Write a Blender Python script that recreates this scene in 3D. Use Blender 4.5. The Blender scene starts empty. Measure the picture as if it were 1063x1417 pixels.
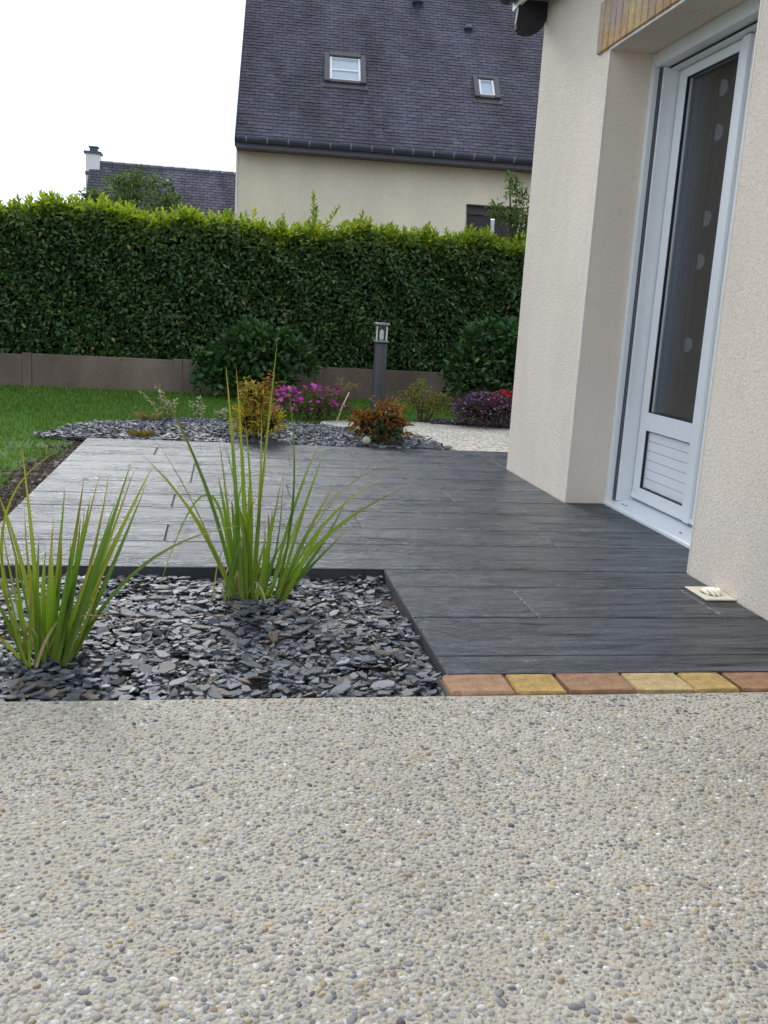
import bpy, bmesh, math, random
import numpy as np
from mathutils import Vector, Matrix

# ------------------------------------------------------------------ camera, sky, sun, exposure
scene = bpy.context.scene
cam_d = bpy.data.cameras.new('camera'); cam = bpy.data.objects.new('camera', cam_d)
scene.collection.objects.link(cam); scene.camera = cam
PITCH, ROLL, YAW, CAM_H = 0.207634, 0.059185, 0.178475, 0.92
_f = Vector((math.sin(YAW)*math.cos(PITCH), math.cos(YAW)*math.cos(PITCH), -math.sin(PITCH)))
_r = Vector((math.cos(YAW), -math.sin(YAW), 0)); _u = _r.cross(_f)
_r2 = math.cos(ROLL)*_r + math.sin(ROLL)*_u; _u2 = -math.sin(ROLL)*_r + math.cos(ROLL)*_u
cam.matrix_world = Matrix(((_r2.x, _u2.x, -_f.x, 0), (_r2.y, _u2.y, -_f.y, 0), (_r2.z, _u2.z, -_f.z, CAM_H), (0, 0, 0, 1)))
cam_d.sensor_fit = 'HORIZONTAL'; cam_d.sensor_width = 36; cam_d.lens = 1292.55/1063*36
cam_d.clip_start = 0.02; cam_d.clip_end = 2000
scene.render.resolution_x, scene.render.resolution_y = 768, 1024

SUN_EL, SUN_AZ = math.radians(30), math.radians(-9)      # azimuth from +Y towards +X
sd = Vector((math.sin(SUN_AZ)*math.cos(SUN_EL), math.cos(SUN_AZ)*math.cos(SUN_EL), math.sin(SUN_EL)))
world = bpy.data.worlds.new('World'); scene.world = world; world.use_nodes = True
wt = world.node_tree; wt.nodes.clear()
def wn(t, **k):
    n = wt.nodes.new(t)
    for a, b in k.items(): setattr(n, a, b)
    return n
sky = wn('ShaderNodeTexSky', sky_type='NISHITA', sun_disc=False, sun_elevation=SUN_EL, sun_rotation=SUN_AZ, air_density=1.0, dust_density=2.0)
tcw = wn('ShaderNodeTexCoord'); nz = wn('ShaderNodeTexNoise'); nz.inputs['Scale'].default_value = 1.7; nz.inputs['Detail'].default_value = 5
mpw = wn('ShaderNodeMapping'); mpw.inputs['Scale'].default_value = (1, 1, 2.6)
mr = wn('ShaderNodeMapRange'); mr.inputs[1].default_value = 0.34; mr.inputs[2].default_value = 0.5; mr.inputs[3].default_value = 0.35; mr.inputs[4].default_value = 1.0
mx = wn('ShaderNodeMix', data_type='RGBA'); mx.inputs['B'].default_value = (12.8, 14.2, 16.4, 1)
bgn = wn('ShaderNodeBackground'); bgn.inputs['Strength'].default_value = 0.1
wo = wn('ShaderNodeOutputWorld')
wt.links.new(tcw.outputs['Generated'], mpw.inputs['Vector']); wt.links.new(mpw.outputs['Vector'], nz.inputs['Vector'])
wt.links.new(nz.outputs['Fac'], mr.inputs[0]); wt.links.new(mr.outputs[0], mx.inputs['Factor'])
wt.links.new(sky.outputs['Color'], mx.inputs['A']); wt.links.new(mx.outputs['Result'], bgn.inputs['Color']); wt.links.new(bgn.outputs['Background'], wo.inputs['Surface'])
sun_d = bpy.data.lights.new('sun', 'SUN'); sun_d.energy = 2.6; sun_d.angle = math.radians(20); sun_d.color = (1.0, 0.98, 0.96)
sun = bpy.data.objects.new('sun', sun_d); scene.collection.objects.link(sun)
sun.rotation_euler = sd.to_track_quat('Z', 'Y').to_euler(); sun.location = (-4, 4, 9)
scene.view_settings.view_transform = 'Standard'; scene.view_settings.look = 'None'
scene.view_settings.exposure = 0.0; scene.view_settings.gamma = 1.0

# ------------------------------------------------------------------ helpers
COL = scene.collection
rng = np.random.default_rng(11); random.seed(11)

def link(o, parent=None):
    COL.objects.link(o)
    if parent is not None: o.parent = parent
    return o
def tag(o, label=None, cat=None, group=None, kind=None):
    if label: o['label'] = label
    if cat: o['category'] = cat
    if group: o['group'] = group
    if kind: o['kind'] = kind
    return o
def empty(name, loc, rz=0, label=None, cat=None, group=None):
    o = bpy.data.objects.new(name, None); o.location = loc; o.rotation_euler = (0, 0, rz); o.empty_display_size = .1
    link(o); return tag(o, label, cat, group)

class MB:
    """collects simple shapes into one mesh"""
    def __init__(s): s.v = []; s.f = []; s.sm = []; s.c = []
    def add(s, vs, fs, smooth=False, col=None):
        n = len(s.v); s.v += [tuple(v) for v in vs]
        for f in fs: s.f.append(tuple(i+n for i in f)); s.sm.append(smooth)
        s.c += [col or (1, 1, 1)]*len(vs); return s
    def box(s, x0, x1, y0, y1, z0, z1, col=None, b=0):
        if b <= 0:
            vs = [(x, y, z) for z in (z0, z1) for y in (y0, y1) for x in (x0, x1)]
            return s.add(vs, [(0, 2, 3, 1), (4, 5, 7, 6), (0, 1, 5, 4), (1, 3, 7, 5), (3, 2, 6, 7), (2, 0, 4, 6)], col=col)
        return s.addbm(beveled(x1-x0, y1-y0, z1-z0, b), ((x0+x1)/2, (y0+y1)/2, (z0+z1)/2), col)
    def addbm(s, data, off=(0, 0, 0), col=None):
        vs, fs = data
        return s.add([(v[0]+off[0], v[1]+off[1], v[2]+off[2]) for v in vs], fs, col=col)
    def tube(s, pts, rad, n=10, caps=True, col=None, smooth=True):
        pts = [Vector(p) for p in pts]; rings = []
        rads = rad if isinstance(rad, (list, tuple)) else [rad]*len(pts)
        prev = None
        for i, p in enumerate(pts):
            t = (pts[min(i+1, len(pts)-1)]-pts[max(i-1, 0)]).normalized()
            if prev is None:
                a = t.cross(Vector((0, 0, 1)));
                if a.length < 1e-3: a = Vector((1, 0, 0))
            else: a = prev - t*prev.dot(t)
            a.normalize(); prev = a; b = t.cross(a)
            rings.append([p + (a*math.cos(k*2*math.pi/n)+b*math.sin(k*2*math.pi/n))*rads[i] for k in range(n)])
        vs = [v for r in rings for v in r]; fs = []
        for i in range(len(pts)-1):
            for k in range(n): fs.append((i*n+k, i*n+(k+1) % n, (i+1)*n+(k+1) % n, (i+1)*n+k))
        s.add(vs, fs, smooth, col)
        if caps:
            s.add(rings[0], [tuple(range(n))[::-1]], False, col); s.add(rings[-1], [tuple(range(n))], False, col)
        return s
    def lathe(s, prof, c=(0, 0), n=24, smooth=True, col=None):
        vs = [(c[0]+r*math.cos(k*2*math.pi/n), c[1]+r*math.sin(k*2*math.pi/n), z) for r, z in prof for k in range(n)]
        fs = [(i*n+k, i*n+(k+1) % n, (i+1)*n+(k+1) % n, (i+1)*n+k) for i in range(len(prof)-1) for k in range(n)]
        return s.add(vs, fs, smooth, col)
    def prism(s, poly, axis, a, b, col=None):
        """poly of (u,v) extruded along axis from a to b"""
        n = len(poly)
        def P(u, v, w): return {'x': (w, u, v), 'y': (u, w, v), 'z': (u, v, w)}[axis]
        vs = [P(u, v, a) for u, v in poly] + [P(u, v, b) for u, v in poly]
        fs = [tuple(range(n)), tuple(range(2*n-1, n-1, -1))] + [(k, k+n, (k+1) % n+n, (k+1) % n) for k in range(n)]
        return s.add(vs, fs, col=col)
    def build(s, name, mat, parent=None, bevel=0):
        me = bpy.data.meshes.new(name); me.from_pydata(s.v, [], s.f)
        bm = bmesh.new(); bm.from_mesh(me); bmesh.ops.recalc_face_normals(bm, faces=bm.faces); bm.to_mesh(me); bm.free()
        me.polygons.foreach_set('use_smooth', s.sm)
        if any(c != (1, 1, 1) for c in s.c):
            a = me.color_attributes.new('Col', 'FLOAT_COLOR', 'POINT')
            a.data.foreach_set('color', np.concatenate([np.array(s.c, np.float32), np.ones((len(s.c), 1), np.float32)], 1).ravel())
        me.materials.append(mat); o = bpy.data.objects.new(name, me); link(o, parent)
        if bevel:
            m = o.modifiers.new('bevel', 'BEVEL'); m.width = bevel; m.segments = 2; m.limit_method = 'ANGLE'
        return o

_bc = {}
def beveled(sx, sy, sz, b):
    k = (round(sx, 4), round(sy, 4), round(sz, 4), b)
    if k not in _bc:
        bm = bmesh.new(); bmesh.ops.create_cube(bm, size=1); bmesh.ops.scale(bm, vec=(sx, sy, sz), verts=bm.verts)
        bmesh.ops.bevel(bm, geom=bm.edges[:], offset=b, segments=2, profile=.6, affect='EDGES'); bm.verts.index_update()
        _bc[k] = ([tuple(v.co) for v in bm.verts], [tuple(v.index for v in f.verts) for f in bm.faces]); bm.free()
    return _bc[k]

def np_mesh(name, V, F, mat, parent=None, C=None, smooth=False):
    """V (n,3), F (m,k) uniform polygons, C (n,3) point colours"""
    V = np.ascontiguousarray(V, np.float32); F = np.ascontiguousarray(F, np.int32); m, k = F.shape
    me = bpy.data.meshes.new(name)
    me.vertices.add(len(V)); me.vertices.foreach_set('co', V.ravel())
    me.loops.add(m*k); me.loops.foreach_set('vertex_index', F.ravel())
    me.polygons.add(m); me.polygons.foreach_set('loop_start', np.arange(0, m*k, k, dtype=np.int32)); me.polygons.foreach_set('loop_total', np.full(m, k, np.int32))
    me.polygons.foreach_set('use_smooth', np.full(m, smooth, bool))
    me.update(calc_edges=True)
    if C is not None:
        a = me.color_attributes.new('Col', 'FLOAT_COLOR', 'POINT')
        a.data.foreach_set('color', np.concatenate([C, np.ones((len(C), 1))], 1).astype(np.float32).ravel())
    me.materials.append(mat); o = bpy.data.objects.new(name, me); return link(o, parent)

def nrm(a): return a/np.maximum(np.linalg.norm(a, axis=-1, keepdims=True), 1e-9)
def inpoly(x, y, poly):
    r = np.zeros(len(x), bool); n = len(poly); j = n-1
    for i in range(n):
        xi, yi = poly[i]; xj, yj = poly[j]
        c = ((yi > y) != (yj > y)) & (x < (xj-xi)*(y-yi)/(yj-yi+1e-12)+xi); r ^= c; j = i
    return r

def leaf_mesh(name, P, D, U, L, W, C, mat, parent=None, fold=.25, droop=.12):
    """P base points, D tip directions, U rough up, L lengths, W widths, C colours -> ovate folded leaves"""
    n = len(P); D = nrm(D); S = nrm(np.cross(D, U)); N = np.cross(S, D)
    L = np.broadcast_to(L, n)[:, None]; W = np.broadcast_to(W, n)[:, None]
    a = P; r1 = P+D*L*.3+S*W*.46+N*W*fold; r2 = P+D*L*.7+S*W*.40+N*W*fold*.8-N*L*droop*.4
    t = P+D*L-N*L*droop; l2 = P+D*L*.7-S*W*.40+N*W*fold*.8-N*L*droop*.4; l1 = P+D*L*.3-S*W*.46+N*W*fold
    V = np.stack([a, r1, r2, t, l2, l1], 1).reshape(-1, 3); i = np.arange(n)[:, None]*6
    F = np.concatenate([i+np.array([0, 1, 2, 3]), i+np.array([0, 3, 4, 5])], 0)
    return np_mesh(name, V, F, mat, parent, np.repeat(C, 6, axis=0))

def pick(cols, n, var=.18, w=None):
    cols = np.array(cols); c = cols[rng.choice(len(cols), n, p=w)]
    return c*(1+rng.normal(0, var, (n, 1))).clip(.4, 1.8)
def rdir(n): return nrm(rng.normal(size=(n, 3)))

# ------------------------------------------------------------------ materials
def mat_new(name):
    m = bpy.data.materials.new(name); m.use_nodes = True; nt = m.node_tree
    b = nt.nodes['Principled BSDF']; return m, nt, b
class G:
    def __init__(s, nt): s.nt = nt; s.tc = s.n('ShaderNodeTexCoord')
    def n(s, t, **k):
        q = s.nt.nodes.new(t)
        for a, b in k.items(): setattr(q, a, b)
        return q
    def l(s, a, b): s.nt.links.new(a, b)
    def map(s, src, scale=(1, 1, 1), loc=None):
        q = s.n('ShaderNodeMapping'); q.inputs['Scale'].default_value = scale; s.l(src, q.inputs['Vector']);
        if loc is not None: s.l(loc, q.inputs['Location'])
        return q.outputs['Vector']
    def noise(s, vec, scale, detail=4, rough=.55, dist=0):
        q = s.n('ShaderNodeTexNoise'); q.inputs['Scale'].default_value = scale; q.inputs['Detail'].default_value = detail
        q.inputs['Roughness'].default_value = rough; q.inputs['Distortion'].default_value = dist; s.l(vec, q.inputs['Vector']); return q.outputs['Fac']
    def ramp(s, fac, stops):
        q = s.n('ShaderNodeValToRGB'); e = q.color_ramp.elements
        while len(e) < len(stops): e.new(.5)
        for i, (p, c) in enumerate(stops):
            e[i].position = p; e[i].color = (c, c, c, 1) if isinstance(c, (int, float)) else (*c, 1)
        s.l(fac, q.inputs['Fac']); return q.outputs['Color']
    def mix(s, fac, a, b, mode='MIX'):
        q = s.n('ShaderNodeMix', data_type='RGBA', blend_type=mode)
        for v, k in ((fac, 'Factor'), (a, 'A'), (b, 'B')):
            if isinstance(v, (int, float)): q.inputs[k].default_value = v if k == 'Factor' else (v, v, v, 1)
            elif isinstance(v, tuple): q.inputs[k].default_value = (*v, 1)
            else: s.l(v, q.inputs[k])
        return q.outputs['Result']
    def math(s, op, a, b=0.):
        q = s.n('ShaderNodeMath', operation=op)
        for i, v in enumerate((a, b)):
            if isinstance(v, (int, float)): q.inputs[i].default_value = v
            else: s.l(v, q.inputs[i])
        return q.outputs[0]
    def bump(s, h, strength=.5, dist=.01, prev=None):
        q = s.n('ShaderNodeBump'); q.inputs['Strength'].default_value = strength; q.inputs['Distance'].default_value = dist
        s.l(h, q.inputs['Height'])
        if prev is not None: s.l(prev, q.inputs['Normal'])
        return q.outputs['Normal']

def plain(name, col, rough=.5, spec=.5, metal=0, var=.08, scale=6, bump=0, bscale=200, bdist=.002):
    """one colour with a little cloudy variation and optional fine relief"""
    m, nt, b = mat_new(name); g = G(nt); o = g.tc.outputs['Object']
    f = g.noise(o, scale, 5)
    lo = tuple(c*(1-var) for c in col); hi = tuple(c*(1+var) for c in col)
    g.l(g.ramp(f, [(.3, lo), (.7, hi)]), b.inputs['Base Color'])
    b.inputs['Roughness'].default_value = rough; b.inputs['Specular IOR Level'].default_value = spec; b.inputs['Metallic'].default_value = metal
    if bump: g.l(g.bump(g.noise(o, bscale, 3), bump, bdist), b.inputs['Normal'])
    return m

def leaf_mat(name, rough=.45, trans=.3, spec=.4, tcol=(1.1, 1.25, .5)):
    m, nt, b = mat_new(name); g = G(nt)
    a = g.n('ShaderNodeAttribute', attribute_name='Col').outputs['Color']
    g.l(a, b.inputs['Base Color']); b.inputs['Roughness'].default_value = rough; b.inputs['Specular IOR Level'].default_value = spec
    t = g.n('ShaderNodeBsdfTranslucent'); g.l(g.mix(1.0, a, tcol, 'MULTIPLY'), t.inputs['Color'])
    x = g.n('ShaderNodeMixShader'); x.inputs[0].default_value = trans
    g.l(b.outputs[0], x.inputs[1]); g.l(t.outputs[0], x.inputs[2]); g.l(x.outputs[0], nt.nodes['Material Output'].inputs['Surface']); return m

def stone_mat(name, cols, random_obj, rough=.5, spec=.5, nscale=90, bump=.3, var=.25):
    """cols: ramp of stone colours; per object (random_obj) or per vertex colour"""
    m, nt, b = mat_new(name); g = G(nt); o = g.tc.outputs['Object']
    if random_obj:
        oi = g.n('ShaderNodeObjectInfo'); q = g.ramp(oi.outputs['Random'], [((i+.5)/len(cols), c) for i, c in enumerate(cols)])
        o = g.map(o, loc=oi.outputs['Location'])
    else: q = g.n('ShaderNodeAttribute', attribute_name='Col').outputs['Color']
    f = g.noise(o, nscale, 4); f0 = g.noise(o, nscale*.16, 4)
    q = g.mix(1.0, q, g.ramp(f0, [(.28, 1-var*.8), (.72, 1+var*.6)]), 'MULTIPLY')
    q = g.mix(1.0, q, g.ramp(g.noise(o, 1.7, 5, .6), [(.32, .86), (.66, 1.08)]), 'MULTIPLY')     # patchy weathering
    g.l(g.mix(1.0, q, g.ramp(f, [(.25, 1-var), (.75, 1+var)]), 'MULTIPLY'), b.inputs['Base Color'])
    b.inputs['Roughness'].default_value = rough; b.inputs['Specular IOR Level'].default_value = spec
    g.l(g.bump(f, bump, .003), b.inputs['Normal']); return m

M = {}
def render_mat(name, col, grain=230, stain=.13, b1=.55):
    m, nt, b = mat_new(name); g = G(nt); o = g.tc.outputs['Object']
    big = g.noise(g.map(o, (1, 1, .45)), 1.3, 5); fine = g.noise(o, grain, 3, .6); mid = g.noise(o, grain*.35, 2)
    base = g.ramp(big, [(.3, tuple(c*(1-stain) for c in col)), (.7, tuple(c*(1+stain*.5) for c in col))])
    speck = g.ramp(fine, [(.36, .72), (.5, 1.0), (.7, 1.08)])
    c = g.mix(1.0, base, speck, 'MULTIPLY')
    g.l(c, b.inputs['Base Color']); b.inputs['Roughness'].default_value = .9; b.inputs['Specular IOR Level'].default_value = .2
    h = g.math('ADD', fine, g.math('MULTIPLY', mid, .8))
    g.l(g.bump(h, b1, .006), b.inputs['Normal']); return m
M['render'] = render_mat('rough_cast_render', (.78, .68, .57))
M['render_far'] = render_mat('smooth_render', (.83, .75, .56), grain=210, b1=.12)

def plank_mat():
    m, nt, b = mat_new('stamped_plank_concrete'); g = G(nt); oi = g.n('ShaderNodeObjectInfo')
    off = g.n('ShaderNodeCombineXYZ'); g.l(g.math('MULTIPLY', oi.outputs['Random'], 37.), off.inputs['X']); g.l(g.math('MULTIPLY', oi.outputs['Random'], 11.), off.inputs['Y'])
    o = g.tc.outputs['Object']
    v = g.map(o, (1, 1, 1), off.outputs[0])
    grain = g.noise(g.map(v, (3.6, 30, 1)), 1.0, 6, .6, .45)
    fineg = g.noise(g.map(v, (7, 150, 1)), 1.0, 4, .6, .2)
    broad = g.noise(g.map(o, (.8, 1.7, 1)), 1.1, 5, .6)
    streak = g.noise(g.map(v, (1.5, 11, 1)), 1.3, 6, .65, .6)
    saw = g.noise(g.map(v, (46, 3, 1)), 1.0, 3, .5, .3); sawmask = g.ramp(g.noise(o, 1.9, 2), [(.55, 0.0), (.68, 1.0)])
    c = g.ramp(streak, [(.34, (.003, .004, .006)), (.5, (.008, .010, .015)), (.66, (.030, .036, .048))])
    c = g.mix(1.0, c, g.ramp(broad, [(.32, .38), (.68, 1.45)]), 'MULTIPLY')
    c = g.mix(1.0, c, g.ramp(grain, [(.34, .25), (.42, 1.0), (.70, 1.35)]), 'MULTIPLY')
    g.l(c, b.inputs['Base Color'])
    pit = g.math('ADD', g.math('MULTIPLY', grain, .55), g.math('MULTIPLY', streak, .45))
    g.l(g.ramp(g.math('ADD', g.math('MULTIPLY', grain, .5), g.math('MULTIPLY', broad, .5)), [(.38, .40), (.62, .20)]), b.inputs['Roughness'])
    g.l(g.ramp(pit, [(.36, .03), (.44, .6), (.60, 1.0)]), b.inputs['Specular IOR Level']); b.inputs['IOR'].default_value = 1.5; b.inputs['Specular Tint'].default_value = (.78, .90, 1, 1)
    h = g.math('ADD', grain, g.math('MULTIPLY', fineg, .35))
    n1 = g.bump(h, 1.0, .020); n2 = g.bump(g.mix(sawmask, .5, saw), .35, .004, n1)
    g.l(n2, b.inputs['Normal']); return m
M['plank'] = plank_mat()
M['slab'] = plain('dark_concrete_edge', (.035, .036, .040), .75, var=.3, bump=.4, bscale=80, bdist=.004)

def soil_mat():
    m, nt, b = mat_new('garden_soil'); g = G(nt); o = g.tc.outputs['Object']
    f = g.noise(o, 9, 8, .7); f2 = g.noise(o, 60, 5, .6)
    c = g.ramp(f, [(.3, (.030, .020, .012)), (.55, (.075, .052, .033)), (.75, (.15, .115, .08))])
    g.l(g.mix(1.0, c, g.ramp(f2, [(.3, .55), (.7, 1.4)]), 'MULTIPLY'), b.inputs['Base Color']); b.inputs['Roughness'].default_value = .95
    g.l(g.bump(g.math('ADD', f, f2), .8, .02), b.inputs['Normal']); return m
M['soil'] = soil_mat()
def lawn_mat():
    m, nt, b = mat_new('lawn_turf'); g = G(nt); o = g.tc.outputs['Object']
    f = g.noise(o, 3, 6, .6); f2 = g.noise(o, 120, 4, .6)
    c = g.ramp(f, [(.3, (.046, .10, .016)), (.7, (.095, .165, .028))])
    g.l(g.mix(1.0, c, g.ramp(f2, [(.3, .5), (.7, 1.5)]), 'MULTIPLY'), b.inputs['Base Color']); b.inputs['Roughness'].default_value = .9
    g.l(g.bump(f2, .9, .02), b.inputs['Normal']); return m
M['lawn'] = lawn_mat()
def cement_mat():
    m, nt, b = mat_new('exposed_aggregate_cement'); g = G(nt); o = g.tc.outputs['Object']
    big = g.noise(o, 2.2, 5, .6); f = g.noise(o, 300, 4, .6)
    vo = g.n('ShaderNodeTexVoronoi'); vo.inputs['Scale'].default_value = 130; g.l(o, vo.inputs['Vector'])
    sep = g.n('ShaderNodeSeparateColor'); g.l(vo.outputs['Color'], sep.inputs[0])
    stone = g.ramp(sep.outputs[0], [(.1, (.18, .17, .16)), (.4, (.36, .335, .29)), (.7, (.41, .375, .30)), (.95, (.47, .45, .41))])
    c = g.ramp(big, [(.3, (.34, .30, .225)), (.7, (.44, .395, .315))])
    c = g.mix(g.ramp(vo.outputs['Distance'], [(.25, .75), (.5, 0.0)]), c, stone)
    g.l(g.mix(1.0, c, g.ramp(f, [(.3, .72), (.7, 1.22)]), 'MULTIPLY'), b.inputs['Base Color']); b.inputs['Roughness'].default_value = .85
    h = g.math('SUBTRACT', g.math('MULTIPLY', f, .4), vo.outputs['Distance'])
    g.l(g.bump(h, .5, .005), b.inputs['Normal']); return m
M['cement'] = cement_mat()
def gravel_mat():
    m, nt, b = mat_new('cream_gravel'); g = G(nt); o = g.tc.outputs['Object']
    vo = g.n('ShaderNodeTexVoronoi'); vo.inputs['Scale'].default_value = 48; g.l(o, vo.inputs['Vector'])
    sep = g.n('ShaderNodeSeparateColor'); g.l(vo.outputs['Color'], sep.inputs[0])
    c = g.ramp(sep.outputs[0], [(.1, (.36, .31, .23)), (.45, (.58, .53, .43)), (.9, (.72, .69, .60))])
    c = g.mix(1.0, c, g.ramp(vo.outputs['Distance'], [(.35, 1.0), (.75, .55)]), 'MULTIPLY')
    g.l(c, b.inputs['Base Color']); b.inputs['Roughness'].default_value = .85
    g.l(g.bump(g.math('SUBTRACT', 1.0, vo.outputs['Distance']), .8, .01), b.inputs['Normal']); return m
M['gravel'] = gravel_mat()

PEB = [(.15, .15, .155), (.23, .228, .222), (.31, .285, .24), (.40, .355, .28), (.34, .33, .31), (.48, .46, .42), (.41, .325, .20), (.29, .28, .26), (.56, .535, .49), (.44, .395, .315), (.31, .225, .14)]
M['pebble'] = stone_mat('river_pebbles', PEB, False, .8, .25, 330, .5, .28)
M['pebble_one'] = stone_mat('river_pebble', [PEB[i] for i in (2, 3, 4, 1, 5, 9, 7, 4, 3, 0, 9, 2, 8, 6, 5, 4)], True, .8, .25, 3.2, .35, .28)
SLA = [(.028, .032, .039), (.058, .065, .079), (.088, .097, .114), (.135, .146, .166), (.072, .080, .096), (.10, .088, .076), (.046, .052, .064), (.18, .192, .212), (.14, .102, .07)]
M['chip'] = stone_mat('slate_chippings', SLA, False, .56, .35, 55, .35, .3)
M['chip_one'] = stone_mat('slate_chipping', SLA, True, .56, .35, 55, .35, .3)
M['paver'] = stone_mat('tumbled_paver', [(1, 1, 1)], False, .95, .15, 190, 1.0, .32)
M['brick'] = stone_mat('lintel_brick_face', [(1, 1, 1)], False, .85, .25, 40, .4, .25)
M['mortar'] = plain('mortar_joint', (.07, .065, .06), .95)
M['pvc'] = plain('white_pvc', (.74, .77, .78), .32, .5, var=.025, scale=3)
M['pvc_grey'] = plain('shutter_rail_aluminium', (.52, .56, .58), .38, .5, var=.03)
M['gasket'] = plain('black_gasket', (.012, .013, .016), .6, var=.1)
M['groove'] = plain('shadow_gap_profile', (.075, .085, .10), .6, var=.1)
M['dark_wood'] = plain('dark_stained_board', (.022, .019, .024), .6, var=.3, scale=20)
M['soffit'] = plain('grey_soffit', (.36, .355, .34), .7)
M['bead'] = plain('corner_bead_pvc', (.74, .69, .63), .5)
M['cream_pvc'] = plain('cream_plastic', (.66, .60, .44), .45, var=.06, scale=30)
M['inside'] = plain('room_plaster', (.30, .28, .26), .9)
M['inside_floor'] = plain('room_floor', (.12, .10, .085), .5)
M['curtain'] = plain('blue_grey_curtain', (.15, .18, .22), .9, var=.1)
M['curtain_dark'] = plain('brown_sheer_curtain', (.060, .050, .047), .9, var=.15)
M['shell'] = plain('pearl_white_shell', (.24, .25, .26), .4)
M['post'] = plain('anthracite_metal', (.060, .058, .068), .5, .4, var=.12, scale=12)
M['lamp_metal'] = plain('lamp_head_metal', (.17, .18, .20), .35, .5, .5)
M['lamp_tube'] = plain('lamp_tube_white', (.80, .82, .82), .3)
M['blockwall'] = render_mat('stained_concrete_panel', (.185, .143, .112), grain=90, stain=.5, b1=.25)
M['bark'] = plain('bark', (.070, .052, .038), .95, var=.4, scale=25, bump=.8, bscale=40, bdist=.01)
M['core'] = plain('shade_core', (.012, .016, .008), 1.0, .1, var=.4, scale=8)  # near-black filler: shade deep inside the foliage put into its colour
M['leaf'] = leaf_mat('shrub_leaf'); M['laurel'] = leaf_mat('laurel_leaf', .38, .22, .45); M['new_leaf'] = leaf_mat('new_laurel_leaf', .4, .5, .4, (1.25, 1.3, .45)); M['flax'] = leaf_mat('flax_blade', .42, .28, .4)
M['petal'] = leaf_mat('petal', .6, .35, .2, (1.1, 1, 1.1)); M['grass'] = leaf_mat('grass_blade', .5, .35, .3)
M['zinc'] = plain('slate_grey_zinc', (.070, .080, .110), .45, .5, .3, var=.15)
M['fascia'] = plain('blue_grey_fascia', (.095, .095, .125), .6, var=.12)
M['velux'] = plain('roof_window_cladding', (.070, .064, .066), .5, var=.12)
M['bracket'] = plain('gutter_bracket_metal', (.20, .21, .25), .45)
M['roof_base'] = plain('roof_battens', (.03, .03, .035), .9)
M['white_paint'] = plain('white_paint', (.72, .72, .70), .5)
M['shutter_dark'] = plain('dark_window_blind', (.030, .028, .034), .5)
M['stone'] = plain('cream_stone', (.42, .39, .29), .8, var=.2, scale=20, bump=.4, bscale=60)
def roof_slate():
    m, nt, b = mat_new('weathered_roof_slate'); g = G(nt); o = g.tc.outputs['Object']
    a = g.n('ShaderNodeAttribute', attribute_name='Col').outputs['Color']
    st = g.noise(g.map(o, (1.1, .3, .3)), 1.2, 6, .65)      # rain streaks and lichen run down the slope
    c = g.mix(1.0, a, g.ramp(st, [(.36, .48), (.5, .85), (.66, 1.15)]), 'MULTIPLY')
    c = g.mix(1.0, c, g.ramp(g.noise(o, 30, 4), [(.3, .8), (.7, 1.25)]), 'MULTIPLY')
    g.l(c, b.inputs['Base Color']); b.inputs['Roughness'].default_value = .6; b.inputs['Specular IOR Level'].default_value = .4; return m
M['roof_slate'] = roof_slate()
def glass_mat(name, tint, rough=.02):
    m, nt, b = mat_new(name); g = G(nt)
    gl = g.n('ShaderNodeBsdfGlossy'); gl.inputs['Roughness'].default_value = rough; gl.inputs['Color'].default_value = (.95, .97, 1, 1)
    tr = g.n('ShaderNodeBsdfTransparent'); tr.inputs['Color'].default_value = (*tint, 1)
    fr = g.n('ShaderNodeFresnel'); geo = g.n('ShaderNodeNewGeometry'); g.l(g.math('SUBTRACT', 1.5, g.math('MULTIPLY', geo.outputs['Backfacing'], .8333)), fr.inputs['IOR']); x = g.n('ShaderNodeMixShader')
    g.l(fr.outputs[0], x.inputs[0]); g.l(tr.outputs[0], x.inputs[1]); g.l(gl.outputs[0], x.inputs[2]); g.l(x.outputs[0], nt.nodes['Material Output'].inputs['Surface']); return m
M['glass'] = glass_mat('window_glass', (.74, .77, .79)); M['lamp_glass'] = glass_mat('lamp_glass', (.85, .88, .88))
def sky_glass():
    m, nt, b = mat_new('roof_window_glass'); b.inputs['Base Color'].default_value = (.34, .40, .45, 1); b.inputs['Roughness'].default_value = .12
    b.inputs['Specular IOR Level'].default_value = 1.0; return m
M['sky_glass'] = sky_glass()
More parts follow.
